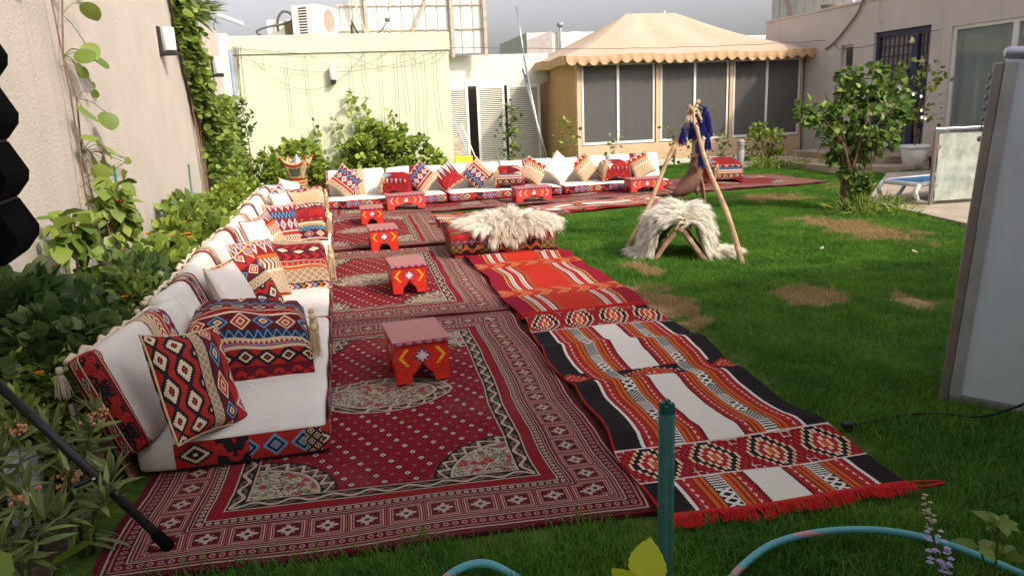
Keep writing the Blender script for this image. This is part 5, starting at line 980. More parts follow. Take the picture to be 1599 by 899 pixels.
T_RD = (np.array([[0,0,0],[.12,-.38,.04],[.2,0,-.03],[.12,.38,.04],[.55,-.52,.05],[.55,0,-.05],[.55,.52,.05],[.9,-.26,0],[1,0,-.03],[.9,.26,0]]), [np.array([[0,1,2],[0,2,3],[7,8,5],[5,8,9]]), np.array([[1,4,5,2],[2,5,6,3],[4,7,5,5],[5,9,6,6]])[:2], np.array([[4,7,5],[5,9,6]])])
T_LN = (np.array([[0,0,0],[.25,-.09,.01],[.25,.09,.01],[.65,-.08,-.06],[.65,.08,-.06],[1,0,-.2]]), [np.array([[0,1,2],[3,5,4]]), np.array([[1,3,4,2]])])
T_SM = (np.array([[0,0,0],[.45,-.36,.05],[1,0,-.05],[.45,.36,.05]]), [np.array([[0,1,2],[0,2,3]])])
_r = [(0,0),(.03,.17),(.09,.30),(.19,.41),(.32,.48),(.46,.50),(.60,.47),(.72,.41),(.83,.32),(.92,.2),(1,0)]
T_RND = (np.array([[x, -y, .10*y] for x, y in _r]+[[x, y, .10*y] for x, y in _r[1:-1]]+[[x, 0, -.05*math.sin(x*PI)] for x, _ in _r[1:-1]]), [np.array([[0,1,20],[0,20,11],[9,10,28],[28,10,19]]), np.array([[i,i+1,20+i,19+i] for i in range(1,9)]+[[19+i,20+i,11+i,10+i] for i in range(1,9)])])
_o = [(0,0),(.05,.16),(.10,.22),(.14,.21),(.20,.29),(.25,.28),(.32,.34),(.37,.32),(.45,.345),(.50,.32),(.58,.31),(.63,.27),(.72,.235),(.77,.19),(.85,.14),(.90,.08),(1,0)]
T_BIG = (np.array([[x, -y, .06*y] for x, y in _o]+[[x, y, .06*y] for x, y in _o[1:-1]]+[[x, 0, -.06*math.sin(x*PI)] for x, _ in _o[1:-1]]), [np.array([[0,1,32],[0,32,17],[15,16,46],[46,16,31]]), np.array([[i,i+1,32+i,31+i] for i in range(1,15)]+[[31+i,32+i,17+i,16+i] for i in range(1,15)])])
def leaves(name, P, Dv, Ln, mat, parent, T=T_OV, seed=0, upb=.8, wr=1.0, tone=None):
    r = np.random.default_rng(seed); P = np.asarray(P, float); n = len(P); Dv = np.asarray(Dv, float); Dv = Dv/(np.linalg.norm(Dv, axis=1)[:, None]+1e-9); Ln = np.broadcast_to(np.asarray(Ln, float), (n,))
    N = r.normal(0, .55, (n, 3)); N[:, 2] += upb; Sd = np.cross(N, Dv); Sd /= np.linalg.norm(Sd, axis=1)[:, None]+1e-9; N = np.cross(Dv, Sd); tv, tf = T
    V = P[:, None]+(Dv[:, None]*tv[None, :, :1]+Sd[:, None]*tv[None, :, 1:2]*wr+N[:, None]*tv[None, :, 2:3])*Ln[:, None, None]
    b = (np.arange(n)*len(tv))[:, None, None]; fs = [(b+f[None]).reshape(-1, f.shape[1]) for f in tf]
    lv = np.clip(r.uniform(0, 1, n)*.8+(tone if tone is not None else .1), 0, 1); o = fastmesh(name, V.reshape(-1, 3), fs, mat, parent, True, np.repeat(lv, len(tv))); return o
def blob(n, c, rad, k, seed, fill=.6, cl=.32):
    """clumpy points in an ellipsoid -> points, outward directions, clump tone"""
    r = np.random.default_rng(seed); d = r.normal(0, 1, (k, 3)); d /= np.linalg.norm(d, axis=1)[:, None]; cc = d*(fill+(1-fill)*r.uniform(0, 1, (k, 1)))*.85
    lab = r.integers(0, k, n); q = r.normal(0, 1, (n, 3)); q /= np.linalg.norm(q, axis=1)[:, None]; cs = r.uniform(.6, 1.3, k); p = cc[lab]+q*(cl*cs[lab]*r.uniform(.3, 1, n)**.5)[:, None]
    dv = q*.8+cc[lab]*.5+r.normal(0, .3, (n, 3)); tone = r.uniform(-.1, .3, k)[lab]
    return p*np.array(rad)+np.array(c), dv, tone, cc*np.array(rad)+np.array(c)
def shrub(name, label, cat, base, c, rad, n, size, mat, seed, k=22, T=T_OV, stems=6, group=None, wr=1., cl=.32, clip=None, flowers=None, smat_=None, droop=0, sr=.010, upb=.8):
    t = thing(name, label, cat, base, 0, group); P, Dv, tone, cc = blob(n, c, rad, k, seed, cl=cl); r = np.random.default_rng(seed+1)
    if clip is not None: m_ = clip(P+np.array(base)); P, Dv, tone = P[m_], Dv[m_], tone[m_]
    m_ = P[:, 2]+base[2] > .03; P, Dv, tone = P[m_], Dv[m_], tone[m_]; Dv[:, 2] -= droop
    leaves('foliage', P, Dv, r.uniform(.6, 1.25, len(P))*size, mat, t, T, seed, upb, wr, tone)
    mb = MB()
    for j in range(min(stems, k)):
        e_ = Vector(cc[j]); 
        if clip is not None and not clip(np.array([e_])+np.array(base))[0]: continue
        mid = Vector((e_.x*.4, e_.y*.4, e_.z*.5)); b0 = Vector((random.uniform(-.04, .04), random.uniform(-.04, .04), 0)); mb.tube([b0, b0.lerp(mid, .5)+Vector((.01, .01, 0)), mid, e_], [sr*1.4, sr*1.1, sr*.9, sr*.4], 6)
    if mb.v: part('stems', mb, smat_ or STEMB, t, True)
    if flowers:
        fm, nf, fs, zmin = flowers; idx = [i for i in r.permutation(len(P)) if P[i][2] > zmin][:nf]
        for i in idx:
            mb = MB(); p = Vector(P[i])+Vector(Dv[i]).normalized()*size*.9
            for q in range(7): a = q*2*PI/7; mb.add([p, p+Vector((math.cos(a)*fs, math.sin(a)*fs, fs*.25)), p+Vector((math.cos(a+.45)*fs*1.15, math.sin(a+.45)*fs*1.15, fs*.45)), p+Vector((math.cos(a+.9)*fs, math.sin(a+.9)*fs, fs*.25))], [(0, 1, 2, 3)])
            part('flower', mb, fm, t)
    return t
wallclip = lambda Q: Q[:, 0] > -1.93
backclip = lambda Q: Q[:, 1] < 15.95
# vine on the near part of the left wall: big round leaves on a thin stem
t = thing('climbing_vine', 'sparse vine with large round leaves and thin cord on the beige wall', 'vine', (-1.9, 6.5, 0)); mb = MB()
st = [(0, .05, 0), (.0, .0, .6), (.01, .02, 1.0), (.01, -.05, 1.3), (.015, .02, 1.7), (.01, -.1, 2.0), (.02, .0, 2.3), (.01, .25, 2.7), (0, .3, 3.0)]; mb.tube(st, .007, 6); mb.tube([(.03, -.06, .0), (.03, -.2, 1.0), (.03, -.15, 1.7), (.03, -.28, 3.0)], .006, 5); mb.tube([(0, -.1, 1.1), (.02, .3, 1.15), (.04, .7, 1.13), (.05, 1.15, 1.18)], .004, 5); part('stem', mb, STEMB, t, True)
LV = [(.42, 2.44, .17), (.26, 2.12, .15), (.24, 2.06, .13), (.5, 2.05, .17), (.1, 2.06, .16), (-.03, 1.94, .10), (.08, 1.93, .10), (-.02, 1.64, .19), (.5, 1.60, .17), (-.08, 1.43, .13), (.22, 1.38, .18), (.05, 1.30, .16), (.4, 1.2, .17), (0, 1.2, .15), (.2, 1.27, .12), (.25, 1.75, .07), (.34, 1.82, .06), (.0, 1.1, .15), (.15, 1.05, .14), (.3, 1.33, .13), (.6, 1.26, .06), (.8, 1.2, .06), (1.0, 1.2, .07), (1.12, 1.18, .05), (-.1, 2.6, .1), (.5, 2.72, .14), (.3, 2.9, .15)]
r = np.random.default_rng(3); P = np.array([(random.uniform(.03, .09), y, z) for y, z, s in LV]); Dv = np.array([(random.uniform(.1, .6), random.uniform(-.5, .8), random.uniform(-1.0, -.2)) for _ in LV]); mb = MB()
for p_ in P:
    k_ = min(range(len(st)), key=lambda i: abs(st[i][2]-p_[2]-.06)); mb.tube(smooth_path([st[k_], (p_[0]*.6, (st[k_][1]+p_[1])/2, (st[k_][2]+p_[2])/2+.03), tuple(p_)], 4), .0028, 5)
part('leaf_stalks', mb, STEMG, t, True)['kind'] = 'stuff'
leaves('leaves', P, Dv, [s for *_, s in LV], LF_VINE, t, T_RND, 4, .2, 1.0, .2)
# tall dense vine further on
t = thing('climbing_vine', 'dense leafy vine climbing to the top of the beige wall', 'vine', (-1.93, 11.6, 0)); n = 2600; r = np.random.default_rng(8); z = 3.25*r.uniform(0, 1, n)**.8; cy = .3+.35*np.sin(z*1.3+.5)-.12*z+(z < 1.6)*.35; wd = .16+.55*np.clip(1.75-z, 0, 2)*.55
y = cy+r.normal(0, 1, n)*wd*.55; x = np.abs(r.normal(.03, .10+.06*(z < 1.7), n))+.02; P = np.stack([x, y, z], 1); Dv = np.stack([r.uniform(.1, 1, n), r.normal(0, .6, n), r.uniform(-.9, .3, n)], 1); leaves('leaves', P, Dv, r.uniform(.06, .13, n), LF_VINE, t, T_RD, 5, .5, .85, r.uniform(-.1, .25, n))
mb = MB()
for k in range(5): mb.tube([(.03, .3+.1*k-.2+.1*math.sin(k+q*.9), q*.36) for q in range(10)], .009, 5)
part('stem', mb, STEMB, t, True)
t = thing('climbing_vine', 'leafy side shoots reaching from the tall vine to the drain pipe', 'vine', (-1.93, 13.6, 0)); n = 1100; z = .4+1.5*r.uniform(0, 1, n); y = r.normal(.2, .55, n)*(1.4-.35*z)+.25*z; P = np.stack([np.abs(r.normal(.08, .14, n))+.02, y, z], 1); leaves('leaves', P, np.stack([r.uniform(.1, 1, n), r.normal(0, .6, n), r.uniform(-.8, .4, n)], 1), r.uniform(.05, .11, n), LF_VINE, t, T_RD, 6, .5, .85); mb = MB()
for k in range(5): mb.tube([(.05, .1*k-.2, 0), (.06, .2*k-.3, .8), (.1, .3*k-.4, 1.5+.1*k)], .007, 5)
part('stem', mb, STEMB, t, True)
# spiky plant on top of the wall
t = thing('spiky_plant', 'spiky grass-like plant overhanging the wall top beside the vine', 'plant', (-1.95, 12.3, 3.05)); n = 160; a = r.uniform(0, 2*PI, n); P = np.stack([.05*np.cos(a), .12*np.sin(a)+.2, r.uniform(-.05, .1, n)], 1); leaves('blades', P, np.stack([np.cos(a)*.8+.3, np.sin(a)*.9+.3, r.uniform(-.5, .9, n)], 1), r.uniform(.3, .6, n), LF_PALE, t, T_LN, 7, .6, .5); part('tuft_base', MB().lathe([(.0, 0), (.08, 0), (.06, .12), (0, .14)], 10, (0, .2, 0)), STEMB, t, True)
# shrubs against the yellow wall
G = 'shrubs along the yellow wall'
shrub('shrub', 'round-leaved green shrub behind the incense burner at the yellow wall', 'shrub', (-.68, 15.4, 0), (0, 0, .58), (.50, .40, .62), 1400, .10, LF_BUSH, 21, 34, T_RD, clip=backclip, group=G)
shrub('shrub', 'wide round-leaved shrub behind the far backrests, tallest in the middle', 'shrub', (.80, 15.45, 0), (.0, 0, .72), (.62, .40, .62), 1900, .10, LF_BUSH, 22, 40, T_RD, clip=backclip, group=G)
shrub('shrub', 'low end of the round-leaved hedge near the yellow wall corner', 'shrub', (1.60, 15.45, 0), (.0, 0, .42), (.62, .40, .58), 1400, .10, LF_BUSH, 23, 26, T_RD, clip=backclip, group=G)
shrub('shrub', 'loose low greenery left of the incense burner in the corner', 'shrub', (-1.35, 14.9, 0), (0, 0, .45), (.50, .5, .50), 1500, .09, LF_LIME, 24, 20, T_OV, clip=wallclip, group=G)
shrub('shrub', 'low gap-filling greenery between the two yellow wall shrubs', 'shrub', (.02, 15.4, 0), (0, 0, .26), (.5, .38, .32), 700, .10, LF_BUSH, 25, 16, T_RD, clip=backclip, group=G)
t = thing('climbing_vine', 'leafy shoots climbing up the yellow wall below the small lamp', 'vine', (.35, 15.85, 0)); n = 330; P = []; mb = MB()
for k, (x0, x1, zt) in enumerate(((.35, 0.02, 2.0), (.3, .3, 1.75), (-.6, -.75, 1.35), (-.05, -.3, 1.45), (.6, .8, 1.5))):
    mb.tube([(x0, 0, .2), ((x0+x1)/2+.06, -.03, zt*.6), (x1, .02, zt)], .007, 5)
    for q in range(46): f_ = .35+.65*random.random(); P.append((x0+(x1-x0)*f_+random.gauss(0, .07), random.uniform(-.1, .06), zt*f_+random.gauss(0, .05)))
P = np.array(P); leaves('leaves', P, np.stack([r.normal(0, .7, len(P)), -r.uniform(.1, 1, len(P)), r.uniform(-.8, .4, len(P))], 1), r.uniform(.07, .13, len(P)), LF_BUSH, t, T_RD, 9, .4, .9); part('stem', mb, STEMB, t, True)
# pots and saplings at the corner
def pot(label, loc, R, H, mat, group=None):
    t = thing('plant_pot', label, 'pot', loc, 0, group); part('pot_body', MB().lathe([(0, .005), (R*.68, 0), (R*.92, H*.72), (R*.95, H*.86), (R*.95, H*.87)], 28), mat, t, True); part('rim', MB().lathe([(R*.95, H*.86), (R*1.06, H*.88), (R*1.08, H*.97), (R*1.03, H), (R*.9, H), (R*.88, H*.9)], 28), mat, t, True); part('soil', MB().lathe([(R*.89, H*.9), (0, H*.92)], 20), SOIL, t); return t
WPOT = smat('white_plastic_pot', (.72,.71,.70), .4)
pot('white pot holding the sapling in the far left corner', (-1.47, 14.0, 0), .17, .38, WPOT); pot('white pot half hidden behind the left backrests', (-1.12, 13.7, 0), .16, .36, WPOT)
t = thing('sapling', 'thin sapling with sparse leaves before the corner drain pipe', 'sapling', (-1.47, 14.0, .36)); part('stem', MB().tube([(0, 0, 0), (.02, 0, .6), (-.02, .02, 1.35)], [.012, .010, .006], 6), STEMB, t, True); P = np.array([(random.gauss(0, .07), random.gauss(0, .07), random.choice((random.uniform(.9, 1.4), random.uniform(.3, 1.4)))) for _ in range(46)]); leaves('leaves', P, r.normal(0, 1, (46, 3)), r.uniform(.08, .13, 46), LF_DARK, t, T_OV, 3)
t = thing('sapling', 'young sapling with few leaves in front of the louvred doors', 'sapling', (3.42, 15.0, 0)); part('stem', MB().tube([(0, 0, 0), (.03, 0, .8), (0, .02, 1.55)], [.014, .011, .006], 6), STEMB, t, True); n = 120; P = np.stack([r.normal(0, .13, n), r.normal(0, .1, n), r.choice([0, 1], n)*.5+r.uniform(.5, 1.15, n)], 1); leaves('leaves', P, r.normal(0, 1, (n, 3)), r.uniform(.07, .13, n), LF_TREE, t, T_OV, 4); part('twigs', MB().tube([(.02, 0, .9), (-.2, .02, 1.15)], .005, 5).tube([(.02, 0, .8), (.2, .05, 1.1)], .005, 5), STEMB, t)
# thin plants in front of the tent wall
for k, (x, y, h, lb) in enumerate(((5.0, 16.3, 1.2, 'tall wispy yellow-green weed left of the tent corner'), (6.25, 16.8, .8, 'sparse weed under the leftmost tent window'), (7.6, 16.4, .95, 'thin weed under the middle tent window'), (7.9, 15.9, 1.35, 'upright leafy weed behind the tripod at the tent wall'), (8.6, 16.0, .75, 'low weed right of the tripod before the tent wall'))):
    t = thing('weed', lb, 'weed', (x, y, 0), 0, 'weeds along the tent wall'); n = (70, 40, 60, 150, 60)[k]; mb = MB(); 
    for q in range(4): mb.tube([(0, 0, 0), (.06*math.sin(q*2), .05*math.cos(q), h*.5), (.16*math.sin(q*2+k), .1*math.cos(q), h*(.7+.1*q))], [.008, .006, .003], 5)
    part('stem', mb, STEMG, t); z = h*r.uniform(.15, 1, n); leaves('leaves', np.stack([r.normal(0, .12, n), r.normal(0, .1, n), z], 1), r.normal(0, 1, (n, 3)), r.uniform(.06, .12, n), LF_LIME if k in (0, 3) else LF_PALE, t, T_OV, k)
shrub('shrub', 'loose twiggy shrub at the right end of the tent wall', 'shrub', (9.3, 15.3, 0), (0, 0, .55), (.5, .3, .5), 380, .10, LF_LIME, 41, 16, T_OV, 10)
shrub('grass_tuft', 'overgrown grass tuft at the foot of the tent by the steps', 'grass', (9.1, 14.6, 0), (0, 0, .05), (.9, .25, .2), 900, .16, LF_BUSH, 42, 20, T_LN, 0, wr=.5); shrub('grass_tuft', 'overgrown grass tuft right of the bollard light', 'grass', (10.2, 14.0, 0), (-.2, 0, .05), (.7, .25, .2), 700, .16, LF_BUSH, 43, 20, T_LN, 0, wr=.5)
# left bed: shrubs and flowers from far to near
G = 'plants in the left flower bed'
shrub('shrub', 'feathery bright green bush behind the middle left backrests', 'shrub', (-1.42, 10.2, 0), (0, 0, .36), (.38, 1.3, .42), 3000, .075, LF_LIME, 51, 40, T_SM, clip=wallclip, group=G, flowers=(ORGF, 10, .022, .5))
shrub('shrub', 'bright feathery bush at the far end of the left bed', 'shrub', (-1.4, 12.5, 0), (0, 0, .25), (.40, .6, .30), 1900, .075, LF_LIME, 52, 26, T_SM, clip=wallclip, group=G)
shrub('flower_plant', 'marigold plant with orange flowers behind the third left backrest', 'flowers', (-1.40, 7.4, 0), (0, 0, .32), (.42, .9, .36), 1500, .10, LF_BUSH, 53, 26, T_OV, clip=wallclip, group=G, flowers=(ORGF, 16, .028, .3))
shrub('shrub', 'light green broad-leaved plant before the tall vine', 'shrub', (-1.62, 8.9, 0), (0, 0, .35), (.28, .8, .38), 1000, .11, LF_VINE, 54, 20, T_OV, clip=wallclip, group=G)
shrub('tall_plant', 'tall drooping big-leaved plant with red buds on the beige wall', 'plant', (-1.72, 6.35, 0), (0, .1, .68), (.13, .30, .50), 210, .13, LF_VINE, 55, 18, T_OV, clip=wallclip, group=G, droop=1.1, flowers=(REDF, 4, .03, .7), stems=9)
shrub('tall_plant', 'yellow-green big-leaved plant beside the black loudspeaker', 'plant', (-1.74, 5.35, 0), (0, 0, .62), (.13, .22, .36), 130, .14, LF_VINE, 56, 12, T_OV, clip=wallclip, group=G, droop=1.0, flowers=(REDF, 4, .035, .6), stems=8)
shrub('shrub', 'dark mixed shrub with fine leaves behind the nearest backrest', 'shrub', (-1.42, 5.1, 0), (0, .1, .28), (.40, 1.0, .34), 2600, .085, LF_DARK, 57, 40, T_OV, clip=wallclip, group=G)
shrub('shrub', 'bushy light green plant between backrest and tall plant', 'shrub', (-1.36, 6.3, 0), (0, 0, .30), (.34, .6, .32), 1200, .10, LF_BUSH, 58, 26, T_RD, clip=wallclip, group=G, flowers=(ORGF, 5, .025, .5))
shrub('flower_plant', 'dark low plant with small orange flowers left of the nearest mattress', 'flowers', (-1.45, 4.05, 0), (0, 0, .30), (.42, .7, .36), 2300, .08, LF_DARK, 59, 36, T_OV, clip=wallclip, group=G, flowers=(ORGF, 14, .018, .2))
shrub('shrub', 'dense dark foliage at the left picture edge under the loudspeaker', 'shrub', (-1.72, 4.4, 0), (0, 0, .38), (.24, .6, .34), 1500, .12, LF_DARK, 60, 26, T_OV, clip=wallclip, group=G)
shrub('fern_plant', 'fine feathery dark plant behind the near stand leg', 'plant', (-1.38, 3.45, 0), (0, 0, .26), (.30, .45, .30), 1900, .06, LF_BUSH, 61, 40, T_LN, clip=wallclip, group=G, flowers=(ORGF, 8, .016, .2), wr=2.2)
shrub('fern_plant', 'fine-leaved lighter plant between dark shrub and nearest backrest', 'plant', (-1.28, 4.75, 0), (0, 0, .34), (.24, .5, .30), 1500, .07, LF_VINE, 62, 34, T_LN, clip=wallclip, group=G, flowers=(ORGF, 7, .018, .3), wr=2.2)
def milkweed(label, base, lean, h, n, seed):
    t = thing('milkweed', label, 'plant', base, 0, G); r = np.random.default_rng(seed); mb = MB(); P = []; Dv = []
    for k in range(4):
        a = seed+k*1.6; e_ = Vector((lean[0]*(.5+.25*k)+.10*math.cos(a), lean[1]+.1*math.sin(a), h*(.7+.1*k))); pts = [Vector((.02*math.cos(a), .02*math.sin(a), 0)), e_*.5+Vector((0, 0, .08)), e_]; mb.tube(pts, [.008, .006, .004], 6)
        for q in range(n): f_ = .2+.8*q/n; p = pts[0].lerp(pts[1], min(1, f_*2)) if f_ < .5 else pts[1].lerp(pts[2], f_*2-1); an = q*2.4; P.append(p); Dv.append((math.cos(an), math.sin(an), .45-.9*(1-f_)))
        for q in range(9): P.append(e_+Vector((0, 0, .01))); Dv.append((math.cos(q*.7)*.5, math.sin(q*.7)*.5, 1))
    part('stem', mb, STEMG, t, True); leaves('leaves', P, Dv, r.uniform(.09, .15, len(P)), LF_PALE, t, T_LN, seed, .7, .85)
    for k in range(2):
        mb = MB(); 
        for q in range(14): v_ = Vector((random.gauss(0, .018), random.gauss(0, .018), random.uniform(0, .03))); mb.lathe([(0, 0), (.006, .003), (.006, .010), (0, .014)], 6, tuple(Vector(P[-1-k*9])+v_))
        part('bud_cluster', mb, smat('bud_%s_%d' % (seed, k), (.55,.28,.14), .7), t)
    return t
milkweed('narrow-leaved plant with orange buds beside the near mattress corner', (-1.12, 3.05, 0), (.05, -.05), .42, 16, 1); milkweed('narrow-leaved pale plant at the lower left beside the stand leg', (-1.18, 2.75, 0), (-.05, -.05), .48, 18, 2); milkweed('yellowing narrow-leaved plant at the left bottom corner', (-1.08, 2.35, 0), (.0, .05), .34, 16, 3); milkweed('low narrow-leaved plant between carpet corner and stand leg', (-1.0, 2.72, 0), (.04, .0), .26, 12, 4)
t = thing('broad_leaf_plant', 'small plant with round green leaves at the bottom left corner', 'plant', (-.93, 2.15, 0)); P = [(-.05, 0, .30), (.03, .03, .28), (0, -.03, .2)]; leaves('leaves', P, [(-.6, -.2, .3), (.7, .3, .25), (.2, -.6, .3)], [.13, .12, .10], LF_LIME, t, T_RD, 2, 1.2, 1.05, .0); part('stem', MB().tube([(0, 0, 0), P[0]], .004, 5).tube([(0, 0, 0), P[1]], .004, 5).tube([(0, 0, 0), P[2]], .004, 5), STEMG, t)
m = MB(); m.add(rbox_mb(.5, .34, .26, .06, (5, 4, 3), .02, .02, 4).v, rbox_mb(.5, .34, .26, .06, (5, 4, 3), .02, .02, 4).f); o = weld(part('rock', m, smat('pale_stone', (.42,.42,.45), .9, var=.2, bump=(20, .5, .02)), None, True, (-1.48, 3.0, 0), (0, 0, .4))); tag(o, 'pale grey stone among leaves at the left picture edge', 'rock')
t = thing('sofa_support', 'rough wooden slats leaning behind the nearest backrest', 'wood frame', (-1.08, 3.3, 0)); WD2 = smat('weathered_wood', (.34,.20,.13), .85, var=.3, vs=8, bump=(40, .4, .006)); WD3 = smat('pale_slat', (.52,.44,.36), .85, var=.2, vs=8)
part('slat', MB().bar((.10, .02, 0), (-.06, .1, .40), .06, .02, (1, 0, .4)), WD2, t); part('slat', MB().bar((-.05, -.03, .02), (-.10, .05, .36), .05, .018, (1, 0, .4)), WD3, t); part('crossbar', MB().bar((-.02, 0, .12), (-.03, 1.2, .14), .04, .03), WD2, t)
for x, y, z0, lb in ((-1.78, 6.75, 1.15, 'green garden stake standing by the tall plant at the wall'), (-1.72, 9.6, .98, 'green garden stake in front of the dense vine')):
    o = thing('garden_stake', lb, 'stake', (x, y, 0), 0, 'green garden stakes'); part('rod', MB().tube([(0, 0, 0), (.02, 0, z0)], .011, 8), smat('green_rod', (.02,.14,.09), .5), o, True); part('tip', MB().lathe([(.013, 0), (.012, .02), (0, .03)], 8, (.02, 0, z0)), STEMG, o, True)
# ------------------------------------------------------------------ lawn tree
tr = thing('small_tree', 'small multi-stemmed leafy tree with white blossoms on the lawn', 'tree', (6.45, 8.68, 0)); mb = MB()
tips = []
for k in range(7):
    a = k*.9; e_ = Vector((.42*math.cos(a)+.1, .35*math.sin(a), 1.15+.12*(k % 4))); b0 = Vector((.05*math.cos(a), .05*math.sin(a), -.02)); mid = Vector((.06*math.cos(a+.6), .06*math.sin(a+.6), .55)); mb.tube([b0, b0.lerp(mid, .5), mid, mid.lerp(e_, .5)+Vector((.02, 0, .06)), e_], [.028, .024, .02, .013, .006], 8); tips.append((mid, e_))
part('trunk', mb, STEMB, tr, True); mb = MB()
CR = [((.05, 0, 1.15), (.42, .40, .50), 360, 24), ((.3, -.05, 1.0), (.46, .36, .40), 260, 20), ((-.45, 0, 1.25), (.42, .30, .22), 200, 10), ((.15, 0, 1.68), (.30, .26, .30), 210, 10), ((.62, 0, 1.40), (.30, .28, .30), 240, 10), ((.1, 0, .62), (.35, .3, .25), 240, 10), ((.12, -.1, .28), (.22, .2, .22), 130, 8)]
PP, DD, TT_ = [], [], []
for i, (c_, rd, n, k) in enumerate(CR):
    P, Dv, tone, cc = blob(n, c_, rd, k, 70+i, .45, .30); PP.append(P); DD.append(Dv); TT_.append(tone)
    for q in cc[:7]: s_ = min(tips, key=lambda t_: (t_[1]-Vector(q)).length); mb.tube([s_[0].lerp(s_[1], .6), s_[1].lerp(Vector(q), .5), Vector(q)], [.008, .006, .003], 5)
part('branches', mb, STEMB, tr, True); P = np.concatenate(PP); Dv = np.concatenate(DD); Dv[:, 2] -= .35; leaves('crown', P, Dv, np.random.default_rng(3).uniform(.07, .13, len(P)), LF_TREE, tr, T_OV, 71, .7, 1.0, np.concatenate(TT_))
for k in range(5):
    mb = MB(); p = Vector((random.uniform(.45, .75), random.uniform(-.5, -.3), random.uniform(1.05, 1.5)))
    for q in range(5): a = q*1.26; mb.add([p, p+Vector((math.cos(a)*.018, -.01, math.sin(a)*.018)), p+Vector((math.cos(a+.6)*.025, -.015, math.sin(a+.6)*.025)), p+Vector((math.cos(a+1.2)*.018, -.01, math.sin(a+1.2)*.018))], [(0, 1, 2, 3)])
    part('blossom', mb, WHF, tr)
shrub('grass_tuft', 'rank green grass around the foot of the small tree', 'grass', (6.5, 8.3, 0), (.1, 0, .02), (.65, .5, .17), 1500, .13, LF_BUSH, 44, 26, T_LN, 0, wr=.45)
# ------------------------------------------------------------------ patio things
pot('large white planter beside the house steps', (10.72, 12.5, .045), .25, .46, WPOT); t = pot('small black pot beside the large white planter', (11.05, 12.3, .045), .13, .22, BLACKM)
t = thing('potted_shrub', 'thin twiggy shrub growing from the large white planter', 'plant', (10.72, 12.5, .46)); mb = MB()
for k in range(4): mb.tube([(0, 0, 0), (.05*math.cos(k*2), .05, .6), (.3*math.cos(k*1.7), .1*math.sin(k), 1.1+.2*k)], [.012, .009, .004], 6)
part('stem', mb, STEMB, t); n = 150; leaves('leaves', np.stack([r.normal(0, .28, n), r.normal(0, .15, n), r.uniform(.4, 1.6, n)], 1), r.normal(0, 1, (n, 3)), r.uniform(.07, .12, n), LF_LIME, t, T_OV, 12)
lo = thing('sun_lounger', 'white plastic sun lounger with blue mesh bed on the patio', 'lounger', (7.40, 8.80, .045), math.radians(8)); LW = smat('white_plastic', (.74,.74,.73), .35); LB = smat('blue_mesh', (.05,.20,.42), .7, bump=(150, .4, .003))
for yy in (-.30, .30): part('side_rail', MB().tube([(-.08, yy, .10), (-.10, yy, .18), (-.04, yy, .245), (.08, yy, .265), (1.9, yy, .265)], .032, 10), LW, lo, True)
part('end_rail', MB().tube([(-.02, -.30, .255), (-.05, 0, .26), (-.02, .30, .255)], .03, 10), LW, lo, True)
for yy in (-.30, .30): part('leg', MB().tube(smooth_path([(-.09, yy, .16), (-.03, yy, .05), (.10, yy, .018), (.22, yy, .022), (.30, yy, .08), (.44, yy, .25)]), .026, 9), LW, lo, True); part('leg', MB().tube([(1.3, yy, .25), (1.4, yy, .05), (1.5, yy, .02), (1.6, yy, .05), (1.7, yy, .25)], .026, 9), LW, lo, True)
part('mesh_bed', MB().grid(lambda u, v: (.02+1.85*u, -.27+.54*v, .285-.02*math.sin(PI*v)), 20, 8), LB, lo, True)
bl = thing('glass_balustrade', 'frosted glass balustrade panel with steel posts on the patio', 'balustrade', (7.50, 8.39, .045), math.radians(-4)); part('post', MB().box((-.02, -.02, -.05), (.02, .02, .95)), smat('bronze_post', (.30,.26,.24), .35, .7), bl); part('post', MB().box((1.5, -.02, -.05), (1.54, .02, .95)), STEEL, bl); bevel(part('handrail', MB().box((-.03, -.03, .952), (1.56, .03, .985)), STEEL, bl), .006)
c = Ctx('frosted_glass', .18, 0, .6); n_ = c.noise(scale=5, detail=5); col = c.mix(n_.sm(.3, .7), (.42,.47,.40), (.62,.66,.58)); tr_ = c.nt.nodes.new('ShaderNodeBsdfTransparent'); tr_.inputs[0].default_value = (.86,.93,.87, 1); mx = c.nt.nodes.new('ShaderNodeMixShader'); c.put(mx.inputs[0], n_.sm(.75, .25)*.25+.22); c.done(col); c.nt.links.new(c.b.outputs[0], mx.inputs[1]); c.nt.links.new(tr_.outputs[0], mx.inputs[2]); c.nt.links.new(mx.outputs[0], c.nt.nodes['Material Output'].inputs[0])
part('glass_pane', MB().box((.05, -.006, .05), (1.45, .006, .91)), c.mat, bl)
for z in (.25, .75): part('clamp', MB().box((.018, -.018, z-.02), (.075, .018, z+.02)), STEEL, bl)
